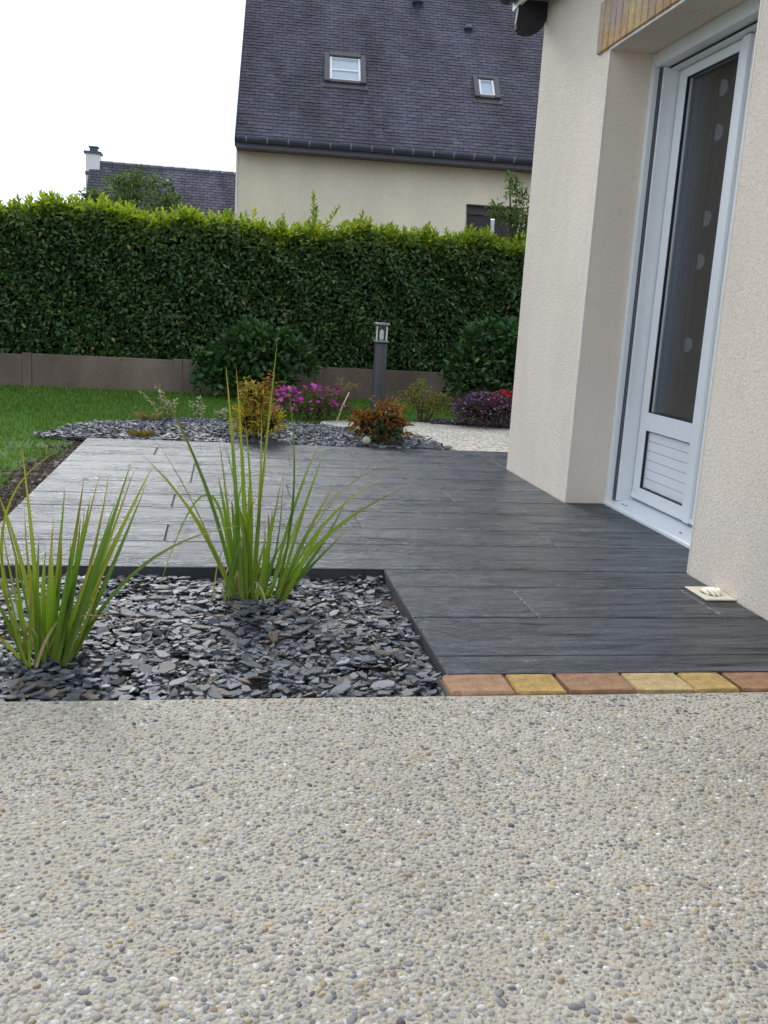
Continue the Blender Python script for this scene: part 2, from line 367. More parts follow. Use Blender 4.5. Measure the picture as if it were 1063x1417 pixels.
BLADES_R=[(0.061,2.97,-0.002,-0.02,2.966,0.399,-0.228,2.962,0.728,1),(0.056,2.983,-0.001,-0.046,2.988,0.268,-0.257,2.992,0.459,1),(0.051,3.009,0.002,-0.035,2.938,0.23,-0.18,2.867,0.421,0.9),(0.08,2.947,0.0,0.044,2.985,0.466,0.01,3.022,0.735,1),(0.095,2.972,-0.013,0.077,2.925,0.428,0.041,2.878,0.737,1),(0.107,3.046,-0.036,0.141,3.031,0.462,0.171,3.017,0.846,1.1),(0.187,3.03,-0.035,0.277,3.016,0.309,0.207,3.003,0.685,1),(0.201,3.01,-0.034,0.309,2.951,0.244,0.595,2.892,0.386,1),(0.2,3.009,-0.029,0.317,3.051,0.262,0.547,3.093,0.376,1),(0.205,2.998,-0.025,0.35,3.022,0.146,0.416,3.046,0.301,0.8),(0.211,3.013,-0.035,0.313,2.942,0.126,0.42,2.871,0.26,0.8),(0.201,3.022,-0.033,0.296,3.025,0.227,0.38,3.027,0.37,0.9),(0.193,2.976,-0.013,0.254,2.9,0.293,0.317,2.825,0.513,0.9),(0.176,3.033,-0.026,0.233,3.019,0.308,0.317,3.005,0.501,0.9),(0.196,3.018,-0.032,0.288,3.061,0.259,0.55,3.104,0.444,0.4),(0.186,3.017,-0.031,0.387,3.066,0.535,0.775,3.115,0.402,0.3),(0.09,2.985,-0.012,0.099,3.018,0.224,0.095,3.05,0.403,1.2),(0.115,2.99,-0.013,0.139,3.041,0.24,0.13,3.092,0.591,1),(0.077,3.034,-0.022,0.059,2.968,0.235,0.044,2.901,0.431,1),(0.123,2.96,-0.003,0.171,2.91,0.251,0.187,2.86,0.396,0.8),(0.067,3.043,-0.019,0.031,3.024,0.262,-0.006,3.005,0.509,0.9),(0.136,3.009,-0.024,0.172,2.971,0.177,0.166,2.933,0.294,1),(0.145,2.997,-0.015,0.215,2.971,0.177,0.194,2.945,0.462,0.6),(0.08,2.981,-0.005,0.01,2.983,0.309,-0.006,2.985,0.387,1.1),(0.106,3.004,-0.017,0.058,3.051,0.357,0.011,3.098,0.477,0.9),(0.146,3.014,-0.025,0.174,3.064,0.112,0.235,3.114,0.163,0.8),(0.072,3.032,-0.021,0.032,3.09,0.206,0.084,3.149,0.37,1),(0.101,3.013,-0.02,0.115,2.956,0.278,0.073,2.899,0.573,1),(0.167,3.032,-0.036,0.262,3.087,0.211,0.294,3.142,0.284,0.9),(0.052,3.036,-0.015,-0.007,3.036,0.668,-0.201,3.036,-0.045,0.9),(0.086,3.017,-0.022,0.077,2.967,0.275,0.112,2.916,0.326,1.1),(0.082,3.029,-0.023,0.046,3.029,0.241,0.039,3.03,0.301,1.2),(0.213,2.974,-0.021,0.297,2.903,0.196,0.333,2.832,0.291,0.9),(0.157,3.031,-0.034,0.172,3.09,0.209,0.163,3.149,0.237,1),(0.055,2.955,0.008,-0.065,2.987,0.307,-0.213,3.019,0.504,0.35)]
BLADES_L=[(-0.455,2.453,-0.017,-0.475,2.394,0.274,-0.528,2.335,0.448,1.3),(-0.45,2.441,-0.012,-0.471,2.469,0.306,-0.502,2.496,0.532,1),(-0.502,2.499,-0.027,-0.526,2.425,0.135,-0.544,2.351,0.408,0.9),(-0.503,2.473,-0.021,-0.527,2.399,0.104,-0.549,2.326,0.204,0.9),(-0.492,2.484,-0.025,-0.524,2.45,0.193,-0.542,2.416,0.362,0.9),(-0.452,2.5,-0.035,-0.452,2.557,0.162,-0.446,2.614,0.333,1),(-0.439,2.462,-0.02,-0.42,2.522,0.24,-0.411,2.582,0.419,1),(-0.426,2.443,-0.009,-0.366,2.373,0.243,-0.322,2.304,0.498,1),(-0.428,2.472,-0.02,-0.345,2.396,0.262,-0.31,2.32,0.447,1.1),(-0.411,2.431,-0.002,-0.366,2.409,0.206,-0.295,2.386,0.497,1),(-0.409,2.473,-0.017,-0.312,2.415,0.245,-0.271,2.356,0.493,0.9),(-0.393,2.416,0.007,-0.298,2.457,0.273,-0.228,2.499,0.512,1),(-0.395,2.443,-0.003,-0.297,2.497,0.262,-0.223,2.551,0.487,0.9),(-0.398,2.501,-0.025,-0.275,2.474,0.295,-0.165,2.447,0.516,1),(-0.385,2.458,-0.005,-0.273,2.451,0.222,-0.186,2.443,0.461,0.9),(-0.384,2.476,-0.012,-0.359,2.479,0.049,-0.289,2.483,0.134,0.8),(-0.377,2.468,-0.002,-0.238,2.474,0.303,0.068,2.481,0.344,0.8),(-0.459,2.506,-0.033,-0.497,2.497,0.179,-0.497,2.488,0.393,1),(-0.462,2.455,-0.014,-0.521,2.476,0.304,-0.57,2.496,0.441,1),(-0.464,2.435,-0.006,-0.454,2.398,0.209,-0.439,2.36,0.328,0.9),(-0.444,2.509,-0.035,-0.408,2.502,0.165,-0.408,2.495,0.321,1),(-0.42,2.467,-0.019,-0.351,2.388,0.147,-0.292,2.31,0.33,1),(-0.502,2.453,-0.01,-0.559,2.454,0.038,-0.594,2.456,0.071,0.8),(-0.485,2.414,0.002,-0.634,2.42,0.422,-0.394,2.426,0.543,0.6),(-0.425,2.475,-0.022,-0.371,2.403,0.182,-0.359,2.332,0.342,1.1),(-0.416,2.474,-0.022,-0.374,2.46,0.124,-0.351,2.445,0.373,1.1),(-0.435,2.48,-0.026,-0.425,2.449,0.127,-0.42,2.418,0.333,1),(-0.451,2.482,-0.026,-0.468,2.506,0.15,-0.452,2.529,0.258,1),(-0.396,2.414,0.005,-0.326,2.342,0.201,-0.241,2.271,0.462,0.9),(-0.413,2.479,-0.02,-0.353,2.534,0.128,-0.282,2.589,0.28,0.9),(-0.384,2.437,-0.001,-0.319,2.421,0.124,-0.286,2.405,0.248,0.8),(-0.493,2.471,-0.02,-0.51,2.436,0.158,-0.506,2.401,0.291,0.9),(-0.495,2.448,-0.011,-0.534,2.412,0.191,-0.574,2.376,0.327,0.9),(-0.414,2.449,-0.008,-0.354,2.452,0.22,-0.343,2.455,0.39,1)]

# ------------------------------------------------------------------ the ground
def sheet(name, poly, z, mat, parent=None, thick=0, **kw):
    mb = MB()
    if thick: mb.prism(poly, 'z', z-thick, z)
    else: mb.add([(x, y, z) for x, y in poly], [tuple(range(len(poly)))])
    o = mb.build(name, mat, parent); return tag(o, **kw) if kw else o

sheet('ground', [(-400, -400), (400, -400), (400, 400), (-400, 400)], -.075, M['soil'], kind='structure', label='dark garden soil reaching under the beds')
LAWN = [(-7, 1.0), (-2.1, 1.0), (-1.75, 3.0), (-1.33, 4.2), (-1.16, 4.9), (-1.10, 5.35), (-1.03, 6.0), (-.96, 6.55), (-.96, 7.0), (-.4, 7.6), (.5, 7.7), (1.2, 8.1), (3.2, 8.0), (5.5, 8.0), (5.5, 10.9), (-7, 10.9)]
lawn = sheet('lawn', LAWN, -.032, M['lawn'], kind='structure', label='green lawn in front of the low garden wall')
SLATE_FAR = [(-1.26, 6.55), (-1.10, 6.95), (-.92, 7.28), (-.62, 7.62), (-.36, 7.86), (.14, 7.88), (.56, 7.86), (.96, 7.64), (1.28, 7.36), (1.53, 7.10), (1.68, 6.47), (-.86, 6.47), (-.90, 6.52)]
CREAM = [(.80, 7.70), (.86, 8.10), (1.25, 8.34), (1.9, 8.29), (2.55, 8.10), (3.4, 7.95), (3.4, 5.72), (1.7, 5.72), (1.66, 6.47), (1.50, 7.05), (1.2, 7.3)]
STRIP = [(1.85, 8.22), (1.95, 8.50), (3.1, 8.45), (3.1, 7.99), (2.55, 8.06), (2.1, 8.16)]
gravel = sheet('gravel_path', CREAM, -.014, M['gravel'], kind='structure', label='cream gravel path running behind the house corner')

# stamped concrete terrace, plank by plank
DX0, DX1, DY0, DY1 = -.885, 1.81, 2.262, 6.47
BX, BY = .605, 3.285                     # inner corner of the planting bed
terrace = MB()
terrace.prism([(DX0, BY), (BX, BY), (BX, DY0), (2.30, DY0), (2.30, DY1), (DX0, DY1)], 'z', -.16, -.006)
terrace = tag(terrace.build('terrace', M['slab']), kind='structure', label='charcoal stamped concrete terrace with wood plank imprint')
def plank(x0, x1, y0, y1):
    g, c, z0 = .0018, .0034, -.0055
    x0 += g; x1 -= g; y0 += g; y1 -= g
    cx, cy = (x0+x1)/2, (y0+y1)/2
    mb = MB(); vs = []
    for dx, z in ((0, z0), (0, -c), (c, 0)):
        vs += [(x0+dx-cx, y0+dx-cy, z), (x1-dx-cx, y0+dx-cy, z), (x1-dx-cx, y1-dx-cy, z), (x0+dx-cx, y1-dx-cy, z)]
    fs = [(8, 9, 10, 11)] + [(r*4+k, r*4+(k+1) % 4, r*4+4+(k+1) % 4, r*4+4+k) for r in (0, 1) for k in range(4)]
    mb.add(vs, fs); o = mb.build('plank', M['plank'], terrace); o.location = (cx, cy, random.uniform(-.0006, .0006)); return o
ys = [DY0, 2.395, 2.731, 3.066, BY]      # rows beside the bed
cuts = {0: [1.32], 1: [], 2: [1.015, 1.672], 3: [1.30]}
def row(y0, y1, xa, xb, cs):
    e = [xa]+sorted(c for c in cs if xa+.08 < c < xb-.08)+[xb]
    for a, b in zip(e[:-1], e[1:]): plank(a, b, y0, y1)
row(ys[0], ys[1], BX, DX1, []); row(ys[1], ys[2], BX, DX1, []); row(ys[2], ys[3], BX, DX1, [1.018, 1.668]); row(ys[3], BY, BX, DX1, [])
yy = [BY, 3.66, 3.95, 4.30, 4.60, 4.93, 5.24, 5.53, 5.82, 6.13, DY1]
ccs = [[.33], [-.21, 1.42], [.62], [-.215, .77], [.35, 1.2], [-.15, 1.05], [-.148, .9], [.42, 1.35], [-.4, .85], [.2, 1.25]]
for i in range(len(yy)-1): row(yy[i], yy[i+1], DX0, 2.035 if i < 4 else DX1, ccs[i])     # four rows run on into the door recess
plank(1.812, 2.035, 4.60, 4.647)
for y0_, y1_ in ((5.71, 6.13), (6.13, DY1)): plank(1.81, 2.30, y0_, y1_)

# exposed-aggregate paving
PAVE = [(-6, -4), (1.812, -4), (1.812, 2.128), (-6, 2.128)]
pave = sheet('pebble_paving', PAVE, -.004, M['cement'], thick=.12, kind='structure', label='pale exposed aggregate paving in the foreground')

CAMP = np.array([0, 0, CAM_H]); RR, UU, FF = (np.array(v) for v in (_r2, _u2, _f))
def in_view(P, m=1.02):
    v = P-CAMP; z = v@FF; return (z > .1) & (abs(v@RR/z) < .4112*m) & (abs(v@UU/z) < .5481*m)

def ico(sub, cut):
    bm = bmesh.new(); bmesh.ops.create_icosphere(bm, subdivisions=sub, radius=1)
    bmesh.ops.delete(bm, geom=[f for f in bm.faces if f.calc_center_median().z < cut], context='FACES')
    bm.verts.index_update(); V = np.array([v.co[:] for v in bm.verts]); F = np.array([[v.index for v in f.verts] for f in bm.faces]); bm.free(); return V, F

def scatter_pebbles():
    x0, x1, y0, y1 = -1.25, 1.81, .72, 2.122
    grid = {}; cs = .02; out = []
    n_try = 190000
    rad = np.sort(np.exp(rng.normal(math.log(.0040), .28, n_try)).clip(.0022, .0080))[::-1]
    X = rng.uniform(x0, x1, n_try); Y = rng.uniform(y0, y1, n_try)
    clump = np.sin(X*5.1+1.3*np.sin(Y*4))*np.sin(Y*6.3+1.7)*.12
    for r, x, y, c in zip(rad.tolist(), X.tolist(), Y.tolist(), clump.tolist()):
        i, j = int(x/cs+200), int(y/cs); ok = True
        for a in (i-1, i, i+1):
            for b in (j-1, j, j+1):
                for (px, py, pr) in grid.get((a, b), ()):
                    if (px-x)**2+(py-y)**2 < ((pr+r)*(.79+max(0., c)*1.6))**2: ok = False; break
                if not ok: break
            if not ok: break
        if ok: grid.setdefault((i, j), []).append((x, y, r)); out.append((x, y, r))
    return np.array(out)
pb = scatter_pebbles(); N = len(pb)
pa = rng.uniform(0, 2*math.pi, N); sx = pb[:, 2]*rng.uniform(.95, 1.35, N); sy = pb[:, 2]*rng.uniform(.62, 1.0, N); sz = pb[:, 2]*rng.uniform(.35, .7, N)
pz = -.004 - sz*rng.uniform(.05, .6, N)
pc = pick(PEB, N, .14, np.array([4, 10, 14, 17, 15, 14, 6, 9, 7, 13, 3])/112.)
P3 = np.stack([pb[:, 0], pb[:, 1], pz], 1); dist = np.linalg.norm(P3-CAMP, axis=1)
score = np.where(in_view(P3, .99), sx/dist, 0); top = np.argsort(-score)[:300]; is_top = np.zeros(N, bool); is_top[top] = True
def pebble_mesh(mask, tpl, V, F):
    idx = np.where(mask)[0]; n = len(idx); K = len(V)
    sc = np.stack([sx[idx], sy[idx], sz[idx]], 1)[:, None, :]
    # lumpy: each pebble gets a gentle skew
    W = V[None]*(1+.2*np.sin(V[None]@rng.normal(0, 2.2, (n, 3, 3)).transpose(0, 2, 1)+rng.uniform(0, 6, (n, 1, 3))))*sc
    c, s = np.cos(pa[idx])[:, None], np.sin(pa[idx])[:, None]
    Q = np.stack([W[..., 0]*c-W[..., 1]*s, W[..., 0]*s+W[..., 1]*c, W[..., 2]], -1)+P3[idx][:, None, :]
    FF_ = F[None]+(np.arange(n)*K)[:, None, None]
    return Q.reshape(-1, 3), FF_.reshape(-1, 3), np.repeat(pc[idx], K, 0)
near = (dist < 1.5) & in_view(P3, 1.25)
v2, f2 = ico(2, -.12); v1, f1 = ico(1, -.2)
A = pebble_mesh(near & ~is_top, 0, v2, f2); B_ = pebble_mesh(~near & ~is_top, 0, v1, f1)
tag(np_mesh('pebbles', np.concatenate([A[0], B_[0]]), np.concatenate([A[1], B_[1]+len(A[0])]), M['pebble'], pave, np.concatenate([A[2], B_[2]]), True), kind='stuff')
pms = []
for k in range(8):
    W = v2*(1+.16*np.sin(v2@rng.normal(0, 1.8, (3, 3))+rng.uniform(0, 6, 3)))
    o = np_mesh('pebble', W, f2, M['pebble_one'], None, None, True); pms.append(o.data); bpy.data.objects.remove(o)
for k, i in enumerate(top):
    o = bpy.data.objects.new('pebble', pms[k % 8]); link(o, pave); o.location = P3[i]; o.scale = (sx[i], sy[i], sz[i]); o.rotation_euler = (0, 0, pa[i])

# slate chippings
def chip_template(k):
    r = np.random.default_rng(100+k); n = r.integers(5, 8); a = np.sort(r.uniform(0, 2*math.pi, n)+np.arange(n)*.0)
    a = np.arange(n)*2*math.pi/n + r.uniform(-.38, .38, n); rad = r.uniform(.58, 1.12, n)
    el = r.uniform(.38, .75); p = np.stack([np.cos(a)*rad, np.sin(a)*rad*el], 1); ins = p*.93+r.uniform(-.03, .03, (n, 2))
    zt = r.uniform(.035, .075, n)
    V = np.concatenate([np.c_[p, np.full(n, -.05)], np.c_[ins, zt], [[0, 0, .055+r.uniform(-.02, .03)]], [[0, 0, -.05]]])
    F = [(i, (i+1) % n, n+(i+1) % n) for i in range(n)] + [(i, n+(i+1) % n, n+i) for i in range(n)] + [(n+i, n+(i+1) % n, 2*n) for i in range(n)] + [((i+1) % n, i, 2*n+1) for i in range(n)]
    return V, np.array(F)
CT = [chip_template(k) for k in range(14)]
def rot_mats(yaw, tilt, az):
    c, s = np.cos(yaw), np.sin(yaw); Z = np.zeros_like(c); O = np.ones_like(c)
    R1 = np.stack([np.stack([c, -s, Z], -1), np.stack([s, c, Z], -1), np.stack([Z, Z, O], -1)], -2)
    ax = np.stack([np.cos(az), np.sin(az), Z], -1); ct, st = np.cos(tilt)[:, None, None], np.sin(tilt)[:, None, None]
    K = np.zeros((len(c), 3, 3)); K[:, 0, 1] = -ax[:, 2]; K[:, 0, 2] = ax[:, 1]; K[:, 1, 0] = ax[:, 2]; K[:, 1, 2] = -ax[:, 0]; K[:, 2, 0] = -ax[:, 1]; K[:, 2, 1] = ax[:, 0]
    R2 = np.eye(3)[None]+st*K+(1-ct)*(K@K); return R2@R1
def chips(name, P, size, tilt_s, parent, n_single=0, cols=SLA, w=None):
    n = len(P); R = rot_mats(rng.uniform(0, 6.28, n), np.abs(rng.normal(0, tilt_s, n)).clip(0, 1.2), rng.uniform(0, 6.28, n))
    kind = rng.integers(0, len(CT), n); C = pick(cols, n, .2, w)
    d = np.linalg.norm(P-CAMP, axis=1); sc = np.where(in_view(P, .99), size/d + P[:, 2]*.05, 0)
    single = set(np.argsort(-sc)[:n_single].tolist()) if n_single else set()
    Vs, Fs, Cs, off = [], [], [], 0
    for k, (V, F) in enumerate(CT):
        idx = np.array([i for i in np.where(kind == k)[0] if i not in single], int)
        if not len(idx): continue
        W = np.einsum('nij,vj->nvi', R[idx], V)*size[idx][:, None, None]+P[idx][:, None, :]
        Vs.append(W.reshape(-1, 3)); Fs.append((F[None]+(np.arange(len(idx))*len(V))[:, None, None]).reshape(-1, 3)+off); Cs.append(np.repeat(C[idx], len(V), 0)); off += len(idx)*len(V)
    tag(np_mesh(name, np.concatenate(Vs), np.concatenate(Fs), M['chip'], parent, np.concatenate(Cs)), kind='stuff')
    if single:
        ms = []
        for V, F in CT:
            o = np_mesh('slate_chip', V, F, M['chip_one']); ms.append(o.data); bpy.data.objects.remove(o)
        for i in single:
            o = bpy.data.objects.new('slate_chip', ms[kind[i]]); link(o, parent)
            o.matrix_local = Matrix.Translation(Vector(P[i])) @ Matrix(R[i].tolist()).to_4x4() @ Matrix.Scale(float(size[i]), 4)
bed = sheet('slate_bed', [(-2.0, 2.128), (BX, 2.128), (BX, BY), (-2.0, BY)], -.05, M['soil'], kind='structure', label='bed of blue grey slate chippings set into the terrace')
def bed_h(x, y):   # uneven fill, a little deeper round the plants
    h = -.030+.007*np.sin(x*7+1)*np.sin(y*9)+.006*np.sin(x*17+y*13)-.010*(y-2.13)
    for cx, cy in ((.105, 2.98), (-.445, 2.45)): h = h+.006*np.exp(-((x-cx)**2+(y-cy)**2)/.02)
    return h
n = 14500; x = rng.uniform(-1.98, BX-.012, n); y = rng.uniform(2.136, BY-.012, n)
sz_ = np.exp(rng.normal(math.log(.0165), .44, n)).clip(.006, .042)
mrg = np.minimum(np.minimum(BX-x, BY-y), y-2.128); sz_ = np.minimum(sz_, np.maximum(mrg*1.0, .009))
P = np.stack([x, y, bed_h(x, y)-.020*rng.uniform(0, 1, n)**.8+.014], 1)
chips('slate_chips', P, sz_, .27, bed, 300, w=np.array([14, 20, 20, 12, 16, 7, 14, 5, 5])/113.)
bed2 = sheet('slate_bed', SLATE_FAR, -.022, M['soil'], kind='structure', label='strip of slate chippings along the far edge of the terrace')
n = 13000; x = rng.uniform(-1.4, 1.75, n); y = rng.uniform(6.47, 7.95, n)
k = inpoly(x+rng.normal(0, .02, n), y+rng.normal(0, .02, n), SLATE_FAR) & ~((y < 6.50) & (x > DX0)); x, y = x[k], y[k]; n = len(x)
P = np.stack([x, y, -.010+.012*rng.uniform(0, 1, n)+.02*np.exp(-((y-7.1)/.3)**2)], 1)
chips('slate_chips', P, np.exp(rng.normal(math.log(.021), .3, n)).clip(.01, .045), .36, bed2, w=np.array([14, 18, 18, 16, 16, 4, 12, 10, 2])/110.)
strip = sheet('slate_bed', STRIP, -.009, M['soil'], kind='structure', label='short strip of slate under the purple shrub')
n = 1500; x = rng.uniform(1.8, 3.1, n); y = rng.uniform(7.98, 8.5, n); k = inpoly(x, y, STRIP); x, y = x[k], y[k]; n = len(x)
chips('slate_chips', np.stack([x, y, rng.uniform(-.006, .012, n)], 1), np.full(n, .022), .35, strip)

# soil crumbs along the terrace edge
n = 5200; y = rng.uniform(3.3, 6.5, n); x = -.89-np.abs(rng.normal(0, .13, n)) - rng.uniform(0, .06, n); sz0 = np.exp(rng.normal(math.log(.007), .5, n)).clip(.003, .022)
kk = rng.integers(0, 3, n); V, F = v1, f1; c0 = pick([(.05, .034, .02), (.085, .06, .04), (.13, .10, .075), (.26, .23, .19), (.035, .024, .016)], n, .2, np.array([30, 30, 20, 8, 12])/100.)
W = V[None]*(sz0[:, None, None])*rng.uniform(.6, 1.2, (n, 1, 3))+np.stack([x, y, np.full(n, -.037)], 1)[:, None, :]
tag(np_mesh('soil_crumbs', W.reshape(-1, 3), (F[None]+(np.arange(n)*len(V))[:, None, None]).reshape(-1, 3), M['pebble'], None, np.repeat(c0, len(V), 0)), 'loose crumbs of dark soil along the terrace edge', 'soil', kind='stuff')
verge = sheet('soil_verge', [(-2.1, 2.3), (-.886, 2.3), (-.886, 6.5), (-1.3, 6.6), (-2.6, 6.6), (-2.6, 2.3)], -.036, M['soil'], kind='structure', label='strip of bare brown soil between lawn and terrace')

# grass
n = 190000; x = rng.uniform(-4.2, 3.4, n); y = rng.uniform(2.6, 10.55, n)
dens = rng.uniform(0, 1, n) < np.clip(1.35-(y-3)*.06, .6, 1)
wob = .07*np.sin(y*6.1)+.05*np.sin(y*14.7+1)+rng.normal(0, .05, n)
k = inpoly(x+wob*.8, y, LAWN) & ~inpoly(x, y-.03, SLATE_FAR) & ~inpoly(x, y, CREAM) & ~inpoly(x, y, STRIP) & dens
bare = (np.sin(x*9+2*np.sin(y*5))*np.sin(y*7.3) > .45) & (x > -1.55) & (y < 6.4) & (rng.uniform(0, 1, n) < .8); k &= ~bare
x, y = x[k], y[k]; n = len(x); hh = rng.uniform(.018, .05, n)*(.85+.25*np.sin(x*2.3)*np.sin(y*3.1)); a = rng.uniform(0, 6.28, n); wd = rng.uniform(.0022, .0042, n)*(1+(y-3)*.10)
b0 = np.stack([x, y, np.full(n, -.033)], 1); sd_ = np.stack([np.cos(a), np.sin(a), 0*a], 1)*wd[:, None]
tip = b0+np.stack([rng.normal(0, .45, n)*hh, rng.normal(0, .45, n)*hh, hh], 1)
gc = pick([(.065, .16, .020), (.10, .22, .028), (.145, .255, .035), (.22, .23, .07)], n, .2, np.array([30, 40, 24, 6])/100.)
tag(np_mesh('grass', np.stack([b0-sd_, b0+sd_, tip], 1).reshape(-1, 3), np.arange(n*3).reshape(n, 3), M['grass'], None, np.repeat(gc, 3, 0)), 'short green grass of the lawn', 'grass', kind='stuff')

# row of pavers
pv = empty('paver_border', (.58, 2.195, 0), 0, 'row of tumbled yellow and brown pavers along the front of the terrace', 'paver border')
px = [.583, .755, .895, 1.083, 1.247, 1.380, 1.56, 1.70, 1.812]
pcol = [(.36, .215, .13), (.42, .28, .105), (.31, .185, .11), (.45, .34, .17), (.42, .29, .11), (.30, .17, .095), (.42, .30, .12), (.33, .19, .11)]
for i, c in enumerate(pcol):
    w = px[i+1]-px[i]-.009; d = .117; bm = bmesh.new(); bmesh.ops.create_cube(bm, size=1); bmesh.ops.scale(bm, vec=(w, d, .07), verts=bm.verts)
    bmesh.ops.bevel(bm, geom=bm.edges[:], offset=.006, segments=2, profile=.6, affect='EDGES')
    for v in bm.verts: v.co += Vector((random.uniform(-1, 1), random.uniform(-1, 1), random.uniform(-1, 1)))*.0022
    bm.verts.index_update(); mb = MB(); mb.add([tuple(v.co) for v in bm.verts], [tuple(v.index for v in f.verts) for f in bm.faces], False, c); bm.free()
    o = mb.build('paver', M['paver'], pv); o.location = (px[i]+.0045+w/2-.58, random.uniform(-.002, .002), -.031+random.uniform(-.002, .002)); o.rotation_euler = (0, 0, random.uniform(-.012, .012))
MB().box(.0, 1.232, -.064, .064, -.08, -.012).build('mortar_bed', M['mortar'], pv)

# ------------------------------------------------------------------ the near house
WX = 1.815; OY0, OY1, OZ = 3.285, 4.648, 2.24; YE = 5.72
house = empty('house', (WX, YE, 0), 0, 'beige rendered house wall with a white glazed door in a deep recess', 'house')
H0 = Vector((WX, YE, 0))
def hp(mb, name, mat, parent=None, bevel=0):
    """build a house part given in world coordinates"""
    o = mb.build(name, mat, parent or house, bevel)
    if parent is None: o.location = -H0
    return o
w = MB()
w.box(WX, 2.30, OY1, YE, -.1, 2.75); w.box(WX, 2.30, -4, OY0, -.1, 2.75); w.box(WX, 2.30, OY0, OY1, OZ, 2.75)
hp(w, 'wall', M['render'])
hp(MB().box(2.30, 9, 5.42, YE, -.1, 2.75).box(2.30, 9, -4, -3.7, -.1, 2.75).box(8.7, 9, -3.7, 5.42, -.1, 2.75), 'outer_wall', M['render'])
hp(MB().box(2.302, 8.7, -3.7, 5.42, 2.5, 2.6), 'ceiling', M['inside']); hp(MB().box(2.302, 8.7, -3.7, 5.42, -.1, 0), 'room_floor', M['inside_floor'])
hp(MB().box(4.6, 4.7, -3.69, 5.41, .001, 2.499), 'partition_wall', M['inside'])
hp(MB().box(WX-.0018, WX+.006, OY1-.0018, OY1+.004, 0, OZ-.004), 'corner_bead', M['bead']); hp(MB().box(WX-.0018, WX+.006, OY0-.004, OY0+.0018, 0, OZ-.004), 'corner_bead', M['bead'])
hp(MB().box(WX-.003, WX+.010, OY0+.004, OY1-.004, OZ-.005, OZ+.008), 'lintel_bead', M['bead'])
hp(MB().prism([(1.64, 2.86), (5.4, 6.3), (9.2, 2.86), (9.2, 2.78), (5.4, 6.15), (1.64, 2.78)], 'y', -4.3, YE+.12), 'roof', M['roof_base'])
hp(MB().box(1.662, WX-.001, -4.2, YE-.001, 2.748, 2.77), 'soffit', M['soffit'])
hp(MB().box(1.642, 1.660, -4.2, YE+.1, 2.715, 2.80), 'fascia_board', M['white_paint'])
gut = [(1.600+.055*math.cos(t), 2.80+.055*math.sin(t)) for t in [math.pi*(1+k/10) for k in range(11)]]
hp(MB().prism(gut+[(x_*.94+1.600*.06, z_) for x_, z_ in gut[::-1]], 'y', -4.25, YE+.1), 'gutter', M['zinc'])
cb = [(WX-.001, 2.746), (1.645, 2.746), (1.632, 2.62), (1.636, 2.585), (1.655, 2.566), (1.69, 2.556), (1.73, 2.562), (1.768, 2.582), (1.795, 2.612), (WX-.001, 2.655)]
hp(MB().prism(cb, 'y', YE-.035, YE-.001), 'eave_bracket', M['dark_wood'])
# soldier course over the door
yb = 4.795; k = 0
bc = [(.48, .30, .13), (.50, .32, .17), (.42, .30, .22), (.50, .35, .18)]; bu = [(.38, .32, .31), (.40, .33, .30), (.46, .36, .25), (.36, .31, .31), (.50, .39, .22), (.39, .335, .33)]
while yb-.064 > 3.10:
    mb = MB(); z0, z1 = 2.247, (2.487 if k == 0 else 2.60)
    lo, hi = random.choice(bc), random.choice(bu)
    if random.random() < .25: hi = lo
    y0, y1, ch = yb-.0645, yb, .003; zs = [z0, z0+ch, z0+.05, z0+.12, z1-ch, z1]; vs = []; cs = []
    for i, z in enumerate(zs):
        ins = ch if i in (0, 5) else 0; t = [0, 0, .1, .8, 1, 1][i]
        ring = [(WX+.01, y0+ins, z), (WX-.015+ins+ch, y0+ins, z), (WX-.015+ins, y0+ins+ch, z), (WX-.015+ins, y1-ins-ch, z), (WX-.015+ins+ch, y1-ins, z), (WX+.01, y1-ins, z)]
        vs += ring; cs += [tuple(a*(1-t)+b*t for a, b in zip(lo, hi))]*6
    fs = [(i*6+j, i*6+(j+1) % 6, i*6+6+(j+1) % 6, i*6+6+j) for i in range(5) for j in range(6)]+[(0, 1, 2, 3, 4, 5), (35, 34, 33, 32, 31, 30)]
    mb.add(vs, fs); mb.c = cs; hp(mb, 'brick', M['brick']); yb -= .0735; k += 1
hp(MB().box(WX-.003, WX+.004, yb+.012, 4.722, 2.251, 2.597), 'mortar', M['mortar'])

# door: frame, two leaves
fr = MB()
for ya, s in ((OY1, -1), (OY0, 1)):
    a, b = sorted((ya, ya+s*.036)); fr.box(2.035, 2.064, a, b, .004, OZ-.001)
    a, b = sorted((ya+s*.055, ya+s*.072)); fr.box(2.073, 2.155, a, b, .03, 2.17)
    a, b = sorted((ya, ya+s*.072)); fr.box(2.156, 2.22, a, b, .004, OZ-.001)
fr.box(2.040, 2.10, OY0+.037, OY1-.037, 2.172, OZ-.001); fr.box(2.101, 2.22, OY0+.073, OY1-.073, 2.160, OZ-.002)
frame = hp(fr, 'door_frame', M['pvc'], bevel=.002)
for ya, s in ((OY1, -1), (OY0, 1)):
    a, b = sorted((ya+s*.004, ya+s*.054)); MB().box(2.0655, 2.155, a, b, .03, 2.171).build('shutter_groove', M['groove'], frame)
MB().prism([(2.026, -.003), (2.026, .012), (2.034, .018), (2.150, .040), (2.215, .043), (2.215, -.003)], 'y', OY0+.001, OY1-.001).build('threshold', M['pvc'], frame)
for yq in (4.46, 4.50, 3.86, 3.6):
    o = MB().box(-.003, .003, -.011, .011, -.001, .0012).build('drain_slot', M['gasket'], frame); o.location = (2.075, yq, .0262); o.rotation_euler = (0, -.187, 0)
MB().box(2.098, 2.106, OY0+.075, OY1-.075, 2.162, 2.1715).build('head_seal', M['gasket'], frame)
